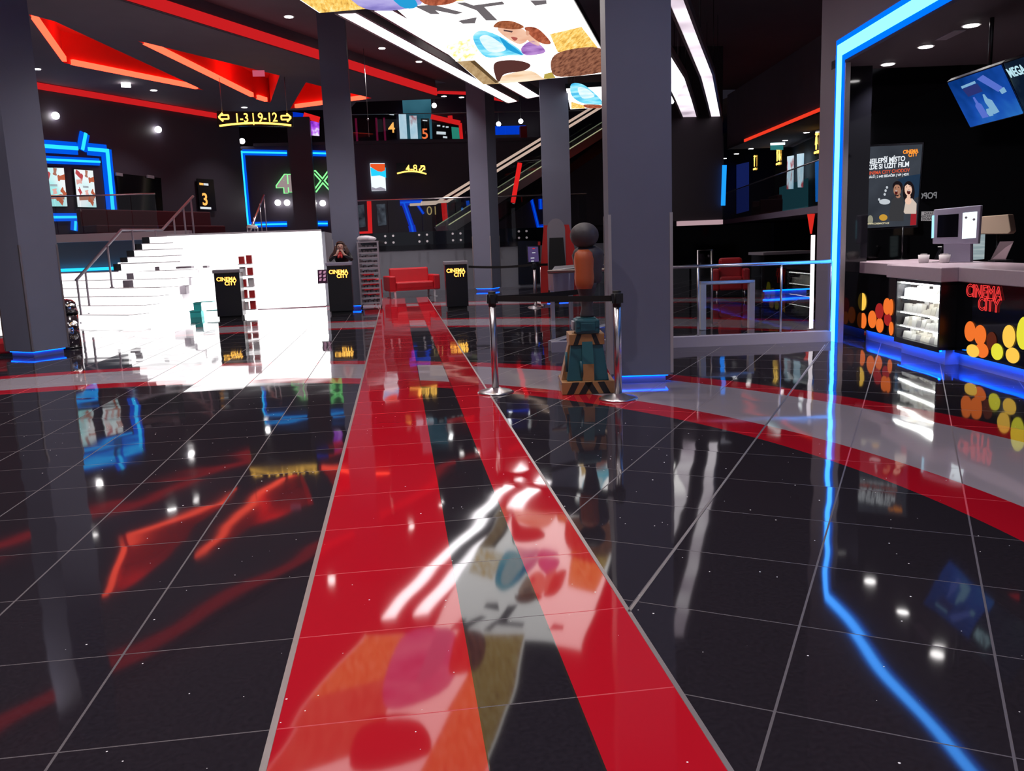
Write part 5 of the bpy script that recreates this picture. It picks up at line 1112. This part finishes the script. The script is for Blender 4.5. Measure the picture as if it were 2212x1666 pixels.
spoly('jacket', [(1920, 460), (1926, 432), (1934, 424), (1948, 424), (1952, 440), (1952, 478), (1922, 478)], gl('ad_jacket', (.045, .045, .05), .9), .003)
sov('man_hair', 1939, 403, 11, 12, gl('ad_dark', (.012, .008, .01), 1), .003); sov('man_face', 1938, 411, 8, 13, gl('ad_skin', (.45, .22, .14), .9), .005); sov('man_mouth', 1936, 416, 3, 5, gl('ad_mouth', (.08, .01, .01), 1), .007)
sov('woman_hair', 1963, 415, 13, 24, bpy.data.materials['ad_dark'], .004); spoly('woman_top', [(1952, 458), (1956, 436), (1970, 428), (1980, 440), (1979, 462), (1955, 462)], gl('ad_top', (.7, .58, .5), .9), .005); sov('woman_face', 1962, 409, 8, 14, gl('ad_face', (.85, .55, .42), 1), .006); sov('woman_mouth', 1963, 415, 4, 5, bpy.data.materials['ad_mouth'], .008); sov('woman_hand', 1962, 434, 7, 8, bpy.data.materials['ad_face'], .007)
eye_ = bpy.data.materials['ad_dark']; tee = gl('ad_teeth', (.9, .85, .8), .9)
for u, v in ((1934, 406), (1941, 405)): sov('man_eye', u, v, 1.4, .9, eye_, .007, 8)
spoly('man_fringe', [(1929, 404), (1931, 396), (1938, 393), (1946, 395), (1948, 404), (1943, 399), (1935, 399)], eye_, .0075); spoly('man_beard', [(1931, 417), (1935, 424), (1940, 424), (1945, 416), (1941, 421), (1936, 422)], eye_, .006); sov('man_teeth', 1936, 412.6, 2.4, 1, tee, .008, 10); sov('man_neck', 1940, 424, 5, 4, bpy.data.materials['ad_skin'], .004)
for u, v in ((1958, 404), (1966, 403)): sov('woman_eye', u, v, 1.5, .9, eye_, .0085, 8)
spoly('woman_fringe', [(1953, 404), (1956, 396), (1964, 393), (1970, 398), (1971, 412), (1968, 402), (1960, 398)], eye_, .009); sov('woman_teeth', 1963, 412, 2.8, 1, tee, .0095, 10); sov('woman_neck', 1963, 425, 4, 5, bpy.data.materials['ad_face'], .0045)
sov('popcorn', 1911, 436, 12, 6, gl('ad_pop', (.6, .65, .7), .9), .004)
for u, v in ((1911, 420), (1916, 405), (1913, 412), (1899, 431)): sov('popcorn', u, v, 2.5, 3, bpy.data.materials['ad_pop'], .004, 8)
sov('cup_print', 1908, 470, 9, 7, gl('ad_cup', (.7, .38, .05), .8), .005); sov('cushion', 1880, 475, 6, 10, gl('ad_cush', (.35, .34, .25), .8), .004); spoly('seat_red', [(1968, 457), (1980, 455), (1979, 486), (1966, 487)], gl('ad_seat', (.4, .02, .03), .8), .004)
# other counter things
def paper_tray(u, v, label):
    q = stand(u, v); b = MB(); w = .05
    vs0 = [(math.cos(2*PI*k/24), math.sin(2*PI*k/24), 1+.03*(k % 2)) for k in range(24)]
    for k in range(24):
        pass
    prof = [(.046, 0), (.052, .01), (.06, .09)]
    b.lathe(prof, n=24); mesh_o = b
    o = thing('paper_cup', label, 'cup', q); mesh_o.build('cup_wall', M['paper'], o)
    b = MB()
    for k in range(9): b.box((random.uniform(-.022, .022), random.uniform(-.022, .022), 0.08), (.05, .004, .045), random.uniform(0, 3))
    b.build('paper_sheets', M['paper'], o)
paper_tray(1995, 568, 'white paper cup of sachets on the counter, left of two'); paper_tray(2040, 568, 'white paper cup of sachets on the counter, below the till screen')
q = stand(2018, 567); b = MB(); b.box(q+Vector((0, 0, .006)), (.09, .07, .012), rv); tag(b.build('paper_plate', M['paper']), 'flat white paper slip lying between the two paper cups', 'paper')
tq_ = stand(2082, 567); e = thing('till_terminal', 'grey self service till with dark screen and bright white panel', 'till', tq_)
fN2 = Vector((-.8, -.6, 0)).normalized(); rot2 = frame_rot(fN2.x, fN2.y)
def ont(u, v, off=0.0): return onp(u, v, tq_+fN2*off, fN2)-tq_
b = MB(); b.slab([ont(*p) for p in ((2017, 453), (2119, 443), (2113, 527), (2014, 527))], -fN2*.07); b.build('housing', M['lilac'], e, .008)
b = MB(); b.slab([ont(*p, .002) for p in ((2026, 465), (2071, 462), (2069, 512), (2024, 513))], -fN2*.003); b.build('screen', M['blackgloss'], e)
b = MB(); b.slab([ont(*p, .003) for p in ((2080, 460), (2111, 457), (2108, 514), (2078, 516))], -fN2*.003); b.build('white_panel', glow('till_panel', (.85, .97, 1), 1.6, False), e)
for u, v in ((2087, 470), (2104, 474)): b = MB(); c_ = ont(u, v, .006); b.lathe([(.014, 0), (.014, .003), (.008, .003)], n=16); o = b.build('panel_symbol', M['grey'], e); o.matrix_local = Matrix.Translation(c_) @ rot2
b = MB(); b.slab([ont(*p, -.01) for p in ((2038, 526), (2096, 526), (2096, 566), (2038, 566))], -fN2*.1); b.build('stand', M['lilac'], e, .006)
b = MB(); b.slab([ont(*p, .004) for p in ((2013, 466), (2018, 465), (2017, 514), (2012, 515))], -fN2*.01); b.build('side_light', glow('till_side', (.4, .8, 1), 1.2, False), e)
q = stand(2022, 560)-nc*.08; e = thing('card_reader', 'small black card reader in front of the till', 'card reader', q+nc*.06, rv+PI/2)
b = MB(); b.slab([(-.035, -.03, 0), (.035, -.03, 0), (.035, .03, .15), (-.035, .03, .15)], (0, .03, 0)); b.build('housing', M['black'], e, .006)
b = MB(); b.box((0, .02, .152), (.04, .03, .01)); b.build('top_light', M['white'], e)
q = stand(2155, 566); e = thing('tablet_stand', 'tilted dark tablet on a stand at the right of the counter', 'tablet', q, math.atan2(-.75, -.66))
fN3 = Vector((-.7, -.6, .35)).normalized(); ft = stand(2160, 564)
def on3(u, v): return onp(u, v, ft+Vector((0, 0, .1)), fN3)
e.rotation_euler.z = 0
b = MB(); b.slab([on3(*p)-q for p in ((2160, 522), (2190, 521), (2172, 562), (2139, 562))], -fN3*.02); b.build('tablet', mat('tablet_face', (.1, .07, .08), .15), e)
b = MB(); b.slab([on3(*p)-q+fN3*.002 for p in ((2172, 535), (2188, 525), (2172, 560), (2143, 560))], fN3*.001); b.build('screen_glare', mat('tablet_glare', (.22, .15, .17), .2), e)  # pinkish glare painted as a lighter sheet on the tablet
b = MB(); b.box(Vector((.05, .02, .01)), (.2, .14, .02), rv); b.build('base', M['black'], e, .004)
y_ = 7.6
e = thing('lamp_hood', 'beige heat lamp hood behind the till', 'hood'); hb = onz(2150, 560, zt)+(-nc)*.5
def onh(u, v): return onp(u, v, hb, faceN)
b = MB(); b.slab([onh(*p) for p in ((2116, 468), (2178, 463), (2184, 500), (2178, 506), (2114, 506))], -faceN*.3); b.build('hood', M['beige'], e, .01)
b = MB(); b.slab([onh(*p) for p in ((2096, 508), (2126, 506), (2124, 560), (2096, 562))], -faceN*.05); b.build('paper_list', glow_noise('paper_list', [(.4, (.35, .45, .48)), (.6, (.5, .6, .62))], .7, 3, 2, (1, 1, 14)), e)
b = MB(); a_ = onh(2150, 506); b.tube([a_-faceN*.15, Vector((a_.x, a_.y, zt))-faceN*.15], .02, 8); b.build('post', M['black'], e)
# notices behind the counter
bk = onz(2000, 560, zt)-nc*1.2
def onb(u, v): return onp(u, v, bk, faceN)
def notice(name, label, pts, m, txts=()):
    e = thing(name, label, 'sign'); b = MB(); b.slab([onb(*p) for p in pts], -faceN*.01); b.build('sheet', m, e)
    for s, u, v, h, mm, mir in txts:
        o = text('lettering', s, h, mm, e, onb(u, v)+faceN*.004, rot_f, .001, .02, 'CENTER', -.8 if mir else .8)
    return e
ink = mat('ink', (.02, .02, .03), .6)
notice('notice', 'white notice with dark Czech text behind the till', ((1990, 457), (2030, 456), (2030, 477), (1989, 477)), glow('notice_paper', (.6, .55, .57), .45, False), (('ZÁKAZ P', 2009, 461, .045, ink, False), ('ALKOHOLICKÝ', 2009, 467, .045, ink, False), ('OSOBÁM ML', 2009, 473, .045, ink, False)))
notice('sign_reflection', 'dim mirrored white lettering reading POPC in the dark glass', ((1987, 413), (2016, 412), (2016, 435), (1987, 436)), M['blackgloss'], (('POPC', 2004, 423.5, .115, gl('dim_white', (.3, .3, .32), .6), True),))  # reflection of a sign, painted as reversed letters
lp = [onp(*p, oncp(.2, 0, -.9), faceN) for p in ((1832, 453), (1868, 452), (1866, 503), (1830, 504))]
e = thing('notice', 'grey blue sheet of paper in a frame left of the advert screen', 'sign'); b = MB(); b.slab(lp, -faceN*.01); b.build('sheet', glow_noise('blue_sheet', [(.3, (.12, .16, .2)), (.7, (.22, .28, .32))], .8, 6), e)
cq = sum(lp, Vector())/4; b = MB(); b.slab([cq+(p-cq)*1.08-faceN*.012 for p in lp], -faceN*.01); b.build('frame', M['black'], e)
b = MB(); q0, q1 = onp(1826, 524, oncp(.2, 0, -.9), faceN), onp(1852, 511, oncp(.2, 0, -.9), faceN)
for k in range(40): t_ = k/39; b.ball(q0.lerp(q1, t_)+Vector((random.uniform(-.015, .015), random.uniform(-.015, .015), random.uniform(-.02, .02))), .009, None, 6, 4)
tag(b.build('tinsel', gl('gold_tinsel', (1, .5, .08), .8)), 'gold tinsel garland below the blue sheet, inside the portal', 'tinsel')
# tilted menu screens
def menu(label, pts, deps, m, extra=()):
    e = thing('menu_screen', label, 'screen')
    P = [EYE+ray(*p)*dd_ for p, dd_ in zip(pts, deps)]; n = (P[1]-P[0]).cross(P[3]-P[0]).normalized()
    if n.dot(EYE-P[0]) < 0: n = -n
    b = MB(); b.slab(P, -n*.02); b.build('display', m, e)
    cq = sum(P, Vector())/4; b = MB(); b.slab([cq+(p-cq)*1.05-n*.012 for p in P], -n*.05); b.build('bezel', M['black'], e)
    b = MB(); q = cq-n*.05; b.tube([q, (q.x, q.y, 3.9)], .02, 8); b.build('mount', M['black'], e)
    def at(s, t, off=.004): return P[0].lerp(P[1], s).lerp(P[3].lerp(P[2], s), t)+n*off
    for nme, poly, mm in extra: b = MB(); b.slab([at(*q) for q in poly], n*.002); b.build(nme, mm, e)
    return e, at, n, P
pal, mid_ = gl('menu_pale', (.3, .6, .9), .7), gl('menu_mid', (.12, .2, .75), .8)
menu('tilted blue menu screen with pale bottles above the counter', [(2047, 180), (2160, 142), (2208, 246), (2096, 275)], [8.6, 7.7, 7.9, 8.8], glow_noise('menu_blue', [(.3, (.0, .02, .12)), (.55, (.01, .08, .45)), (.75, (.03, .2, .6))], .9, 1.6, 3),
     [('bottle', [(.33, .42), (.36, .42), (.38, .55), (.42, .6), (.44, .88), (.32, .88), (.3, .6), (.33, .55)], mid_), ('bottle', [(.52, .42), (.55, .42), (.57, .52), (.63, .58), (.66, .84), (.55, .86), (.5, .58)], pal), ('badge', [(.46, .72), (.53, .72), (.55, .8), (.53, .88), (.46, .88), (.44, .8)], pal), ('beam', [(.55, .1), (.68, .06), (.9, .4), (.8, .46)], mid_), ('headline', [(.22, .14), (.5, .12), (.5, .17), (.22, .19)], pal), ('text_box', [(.22, .2), (.52, .18), (.55, .36), (.26, .38)], gl('menu_box', (.03, .04, .2), .8)), ('cup', [(.82, .42), (.92, .4), (.93, .5), (.84, .52)], pal)])
e, at, n, P = menu('dark menu screen at the right edge reading MEGA', [(2168, 139), (2275, 103), (2318, 208), (2214, 243)], [7.65, 6.9, 7.1, 7.85], glow_noise('menu_dark', [(.45, (.005, .012, .03)), (.6, (.015, .03, .05)), (.72, (.06, .09, .06))], .8, 3, 4))
xx = (P[1]-P[0]).normalized(); yy = n.cross(xx)
rm = Matrix((xx, yy, n)).transposed().to_4x4()
text('heading', 'MEGA', .125, gl('mega_white', (.55, .85, .95), .9), e, at(.2, .2, .006), rm, .001, .03, 'CENTER', .8)

# ------------------------------------------------------------------ right rear: raised level, railing, restroom signs
Zm = 1.95
r0, r1 = onz(1560, 476, Zm), onz(1775, 443, Zm)
dr = (r1-r0); dr.normalize(); nrr = Vector((dr.y, -dr.x, 0)); nrr = -nrr if nrr.dot(EYE-r0) < 0 else nrr
b = MB(); A, Bq = Vector((r0.x, r0.y, 0)), Vector((r1.x, r1.y, 0))+dr*6
b.slab([A+Vector((0, 0, Zm-.16)), Bq+Vector((0, 0, Zm-.16)), Bq+Vector((0, 0, Zm)), A+Vector((0, 0, Zm))], -nrr*6, M['portal'])
struct(b.build('floor_upper_right'))
b = MB(); b.slab([A-nrr*2, Bq-nrr*2, Bq-nrr*2+Vector((0, 0, Zm-.16)), A-nrr*2+Vector((0, 0, Zm-.16))], -nrr*.1); struct(b.build('wall_under_right', M['blackgloss']))
railing('glass railing of the raised level right of the large column', (r0.x, r0.y), ((r1+dr*1.5).x, (r1+dr*1.5).y), Zm, 1.0, 6, bolts=False, railr=.018, glassm='glass')
# back wall of that level
vb = r0-nrr*2.6
b = MB(); b.slab([Vector((vb.x, vb.y, Zm))-dr*3, Vector((vb.x, vb.y, Zm))+dr*22, Vector((vb.x, vb.y, ZL))+dr*22, Vector((vb.x, vb.y, ZL))-dr*3], -nrr*.1); struct(b.build('wall_right_rear', mat('blueblack_wall', (.02, .035, .05), .6)))
def onv(u, v, off=.05): return onp(u, v, Vector((vb.x, vb.y, 0))+nrr*off, nrr)
rotv = frame_rot(nrr.x, nrr.y)
# dark block wall left of it
yk = 24.0
b = MB(); A, Bq = ony(1440, 300, yk), ony(1561, 300, yk); zz0 = ony(1500, 476, yk).z; b.bb(A.x-1.5, Bq.x, yk, yk+.3, zz0, ZL); struct(b.build('wall_block', mat('plum_wall', (.032, .022, .03), .7)))
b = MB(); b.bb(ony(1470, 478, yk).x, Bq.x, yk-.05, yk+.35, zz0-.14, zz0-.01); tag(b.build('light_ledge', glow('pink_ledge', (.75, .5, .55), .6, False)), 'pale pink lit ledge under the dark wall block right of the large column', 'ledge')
b = MB(); b.bb(A.x-1.5, 12.5, yk+3.5, yk+3.6, 0, zz0-.1); struct(b.build('wall_under_block', M['blackgloss']))
# soffit step with red line
z1_ = 4.6
R0, R1 = onz(1610, 307, z1_), onz(1775, 240, z1_)
b = MB(); dq = (R1-R0).normalized(); nq = Vector((dq.y, -dq.x, 0)); nq = -nq if nq.dot(EYE-R0) < 0 else nq
S, T = R0-dq*2.4, R1+dq*3
b.slab([S, T, T-nq*10, S-nq*10], (0, 0, .08)); b.slab([S+Vector((0, 0, 0)), T, T+Vector((0, 0, ZL-z1_)), S+Vector((0, 0, ZL-z1_))], -nq*.08); struct(b.build('ceiling_right_rear', M['ceil']))
b = MB(); b.seg(R0+Vector((0, 0, .05))+nq*.03, R1+dq*1.0+Vector((0, 0, .05))+nq*.03, .09, .04, nq); tag(b.build('cove_light', glow('red_line', (1, .05, .02), .9, False)), 'thin red light line along the soffit right of the curved cloud strips', 'cove light')
for u, v, l in ((1565, 342, 'farthest downlight in the row under the thin red line'), (1591, 332, 'second farthest downlight in the row under the thin red line'), (1622, 321, 'middle downlight in the row under the thin red line'), (1696, 303, 'downlight above the exit sign in the row under the thin red line'), (1742, 286, 'nearest downlight in the row under the thin red line')): 
    p = onz(u, v, z1_-.001); e = thing('downlight', l, 'downlight', p); b = MB(); b.lathe([(.09, -.015), (.09, 0)], n=16); b.build('lens', M['lamp'], e); b = MB(); b.lathe([(.11, -.008), (.11, 0)], n=16); b.build('ring', M['white'], e)
b = MB(); A, Bq = onv(1565, 357), onv(1562, 444); A = ony(1565, 357, yk-.1); Bq = ony(1562, 444, yk-.1); b.seg(A, Bq, .11, .06, (0, -1, 0)); tag(b.build('neon_or_reflection', glow('blue_vertical', (.01, .25, 1), 1.5, False)), 'vertical blue neon line at the edge of the dark wall block', 'neon light')
def pic(mb, kind, c, s, rot):
    x = rot.to_3x3() @ Vector((1, 0, 0)); y = Vector((0, 0, 1)); n = rot.to_3x3() @ Vector((0, 0, 1))
    def P_(a, b_): return c+x*a*s+y*b_*s
    if kind == 'man': 
        mb.ball(P_(0, .42), .1*s, None, 10, 6); mb.slab([P_(-.2, .3), P_(.2, .3), P_(.1, -.1), P_(.08, -.5), P_(-.08, -.5), P_(-.1, -.1)], n*.02)
    elif kind == 'woman':
        mb.ball(P_(0, .42), .1*s, None, 10, 6); mb.slab([P_(-.1, .3), P_(.1, .3), P_(.25, -.2), P_(.08, -.2), P_(.08, -.5), P_(-.08, -.5), P_(-.08, -.2), P_(-.25, -.2)], n*.02)
    else:
        mb.ball(P_(-.05, .45), .09*s, None, 10, 6); mb.slab([P_(-.12, .35), P_(.05, .35), P_(.08, .05), P_(.3, .0), P_(.38, -.3), P_(.28, -.3), P_(.2, -.1), P_(-.1, -.08)], n*.02); mb.tube([P_(.02+.27*math.cos(a*.5+2.2), -.2+.27*math.sin(a*.5+2.2)) for a in range(9)], .05*s, 6)
for kinds, u, v, l in ((('man',), 1630, 348, 'amber restroom sign with one standing figure'), (('man', 'chair'), 1681, 334, 'amber restroom sign with a figure and a wheelchair'), (('woman',), 1764, 305, 'amber restroom sign with a figure, cut off by the portal wall')):
    e = thing('restroom_sign', l, 'sign'); c = onv(u, v, .5); s = .48 if u < 1700 else .52
    b = MB()
    for i, k in enumerate(kinds): pic(b, k, c+(rotv.to_3x3() @ Vector((1, 0, 0)))*(.3*s*(-1 if i == 0 else 1.6) if len(kinds) > 1 else 0), s, rotv)
    b.build('pictogram', M['amber'], e)
    b = MB(); x = rotv.to_3x3() @ Vector((1, 0, 0)); w = .26 if len(kinds) == 1 else .33; b.seg(c-x*w-Vector((0, 0, .34)), c+x*w-Vector((0, 0, .34)), .07, .03, nrr); b.build('underline', M['amber'], e)
    b = MB(); b.slab([c-x*.4-Vector((0, 0, .42))-nrr*.05, c+x*.4-Vector((0, 0, .42))-nrr*.05, c+x*.4+Vector((0, 0, .36))-nrr*.05, c-x*.4+Vector((0, 0, .36))-nrr*.05], -nrr*.03); b.build('back_panel', M['black'], e)
e = thing('exit_sign', 'hanging green emergency exit sign with white lamp bar', 'sign'); P = [onv(*p, 3.4) for p in ((1664, 314), (1688, 314), (1688, 324), (1664, 324))]
b = MB(); b.slab(P, -nrr*.04); b.build('green_plate', gl('exit_green', (.03, .22, .22), .8), e); b = MB(); P = [onv(*p, 3.42) for p in ((1664, 309), (1688, 308), (1688, 313), (1664, 314))]; b.slab(P, -nrr*.08); b.build('lamp_bar', gl('exit_lamp', (.75, 1, 1), 1.6), e)
for q, l in (([(1702, 338), (1715, 336), (1714, 408), (1701, 409)], 'lit figure poster behind the right railing, left of two'), ([(1723, 333), (1737, 331), (1735, 405), (1725, 405)], 'lit figure poster behind the right railing, right of two')):
    e = thing('poster', l, 'poster', group='posters on the right rear wall'); b = MB(); b.slab([onv(*p, .2) for p in q], nrr*.03); b.build('print', M['figures'], e)
b = MB(); b.slab([onv(*p, .1) for p in ((1592, 356), (1618, 350), (1618, 455), (1592, 462))], nrr*.03); tag(b.build('wall_panel', glow('dim_blue_panel', (.01, .02, .14), .6, False)), 'dim blue wall panel behind the right railing beside the first restroom sign', 'wall panel')
b = MB(); b.slab([onv(*p, .1) for p in ((1685, 405), (1746, 385), (1746, 450), (1685, 458))], nrr*.03); tag(b.build('wall_panel', glow('dim_teal_panel', (.015, .07, .09), .6, False)), 'dim teal wall panel below the figure posters on the right', 'wall panel')
e = thing('armchair', 'dark red armchair on the raised level behind the right railing', 'armchair', r0-nrr*1.4+dr*1.6)
rza = math.atan2(dr.y, dr.x); dred = bpy.data.materials['dark_red_fabric']
b = MB(); b.box((0, 0, .25), (1.6, .8, .4), rza); b.build('seat', dred, e, .04); b = MB(); b.box(Vector((0, 0, .55))-nrr*.3, (1.6, .2, .5), rza); b.build('backrest', dred, e, .04)
for s in (-1, 1): b = MB(); b.box(Vector((0, 0, .35))+dr*(.8*s), (.18, .8, .6), rza); b.build('armrest', dred, e, .03)
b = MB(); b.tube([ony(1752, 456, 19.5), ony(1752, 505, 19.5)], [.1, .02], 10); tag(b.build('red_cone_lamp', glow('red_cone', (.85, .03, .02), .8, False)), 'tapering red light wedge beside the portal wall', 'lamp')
# ground level behind the balustrade
q = onz(1578, 640); e = thing('armchair', 'red leather armchair behind the glass balustrade on the right', 'armchair', (q.x, q.y, 0), R(-20))
b = MB(); b.bb(-.26, .26, -.3, .3, .15, .45); b.build('seat', M['red'], e, .05); b = MB(); b.bb(-.26, .26, .12, .35, .4, .86); b.build('backrest', M['red'], e, .06)
for sx in (-1, 1): b = MB(); b.bb(sx*.33-.08, sx*.33+.08, -.3, .35, .15, .62); b.build('armrest', M['red'], e, .04)
for sx in (-1, 1):
    for sy in (-1, 1): b = MB(); b.tube([(sx*.3, sy*.26, 0), (sx*.3, sy*.26, .16)], .02, 8); b.build('leg', M['chrome'], e)
ph = onz(1590, 716); e = thing('barrier_hoop', 'white metal barrier hoop behind the glass balustrade', 'barrier', (ph.x, ph.y+.35, 0), R(-6))
b = MB(); wq = .36; b.box((-wq, 0, .34), (.085, .1, .68)); b.build('upright', M['white'], e, .01); b = MB(); b.box((wq, 0, .34), (.085, .1, .68)); b.build('upright', M['white'], e, .01)
b = MB(); b.box((0, 0, .69), (wq*2+.085, .1, .05)); b.build('crossbar', M['steel'], e, .01)
e = thing('light_tube_post', 'slim white glowing post beside the portal wall behind the balustrade', 'lamp'); pt = onz(1752, 712); A = ony(1754, 508, pt.y); b = MB(); b.tube([(pt.x, pt.y, .02), (pt.x, pt.y, A.z)], .028, 10); b.build('tube', glow('white_post', (1, .85, .9), 1.6), e); b = MB(); b.lathe([(.06, 0), (.06, .02)], (pt.x, pt.y, 0), 12); b.build('foot', M['steel'], e)
e = thing('gate_frame', 'thin steel gate frame behind the balustrade next to the large column', 'gate'); g = onz(1515, 700)
a = ony(1508, 541, g.y); c = ony(1538, 541, g.y); b = MB(); b.tube([(a.x, g.y, 0), (a.x, g.y, a.z), (c.x, g.y, a.z), (c.x, g.y, 0)], .018, 8); b.build('frame', M['steel'], e)
b = MB(); b.bb(a.x+.03, c.x-.03, g.y-.005, g.y+.005, .25, a.z-.05); b.build('glass_leaf', M['glass'], e)
e = thing('added_blue_counter', 'added low dark counter carrying a blue light line behind the balustrade', 'counter'); yd = 18.2; xa_, xb_ = ony(1650, 640, yd).x, ony(1750, 640, yd).x  # counter added to bring blue light behind the balustrade
b = MB(); b.bb(xa_, xb_, yd, yd+.7, .12, .9); b.build('body', M['blackgloss'], e); b = MB(); b.bb(xa_+.05, xb_-.05, yd+.08, yd+.6, 0, .12); b.build('plinth', M['grey'], e); b = MB(); b.bb(xa_, xb_, yd+.02, yd+.05, .09, .115); b.build('blue_led_line', M['led'], e); b = MB(); b.bb(xa_-.05, xb_+.05, yd-.06, yd+.76, .9, .96); b.build('top', M['grey'], e)

# litter bin beside the left column
pq = onz(152, 752); e = thing('litter_bin', 'chrome cylindrical litter bin with domed top beside the left column', 'bin', (pq.x, pq.y, 0))
b = MB(); b.lathe([(.17, .02), (.17, .53)], n=32); b.build('body', M['chrome'], e)
b = MB(); b.lathe([(.175, .53), (.178, .56), (.175, .57)], n=32); b.build('black_band', M['black'], e); b = MB(); b.lathe([(.172, 0), (.172, .025)], n=32); b.build('foot_ring', M['black'], e)
b = MB(); b.lathe([(.172, .57), (.17, .64), (.15, .71), (.1, .755), (.03, .77)], n=32); b.build('dome', M['chrome'], e)
b = MB(); b.slab([(-.09, -.176, .6), (.09, -.176, .6), (.09, -.166, .66), (-.09, -.166, .66)], (0, .02, 0)); b.build('flap', M['blackmat'], e)

# ------------------------------------------------------------------ hall lamps with added unseen spots, mall light from behind
def spot(x, y, z, e, size=1.0, blend=.6, tgt=None, col=(1, .93, .92)):
    L = bpy.data.lights.new('lamp', 'SPOT'); L.energy = e; L.spot_size = R(100); L.spot_blend = blend; L.shadow_soft_size = .08; L.color = col
    o = bpy.data.objects.new('ceiling_spot_beam', L); C.objects.link(o); o.location = (x, y, z); return o
for x in (-6.5, -2.2, 1.8):
    for y in (1.0, 5.0, 9.0, 13.0, 17.0): spot(x, y, ZL-.03, 340 if x > 1 and y > 2 else 500)  # unseen spots added over the lobby to brighten floor and runner
for u, v in ((735, 73), (825, 104), (905, 133)): p = onz(u, v, ZL-.03); spot(p.x, p.y, p.z, 650)
for u, v in ((332, 195), (528, 232)): p = onz(u, v, ZC-.03); spot(p.x, p.y, p.z, 200)
for u, v in ((1918, 138), (2000, 100), (2098, 54)): p = onz(u, v, Zr-.03); spot(p.x, p.y, p.z, 170)
w = bpy.data.worlds.new('world'); sc.world = w; w.use_nodes = True
bg = w.node_tree.nodes['Background']; bg.inputs[0].default_value = (.75, .72, .85, 1); bg.inputs[1].default_value = .32

q = onz(-10, 776); e = thing('bench', 'low red upholstered bench end at the left edge behind the column', 'bench', (q.x-.1, q.y+.6, 0))
b = MB(); b.bb(-1.2, .2, -.3, .3, .04, .22); b.build('seat', M['red'], e, .03); b = MB(); b.bb(-1.1, .2, -.25, .25, 0, .04); b.build('base', M['black'], e)
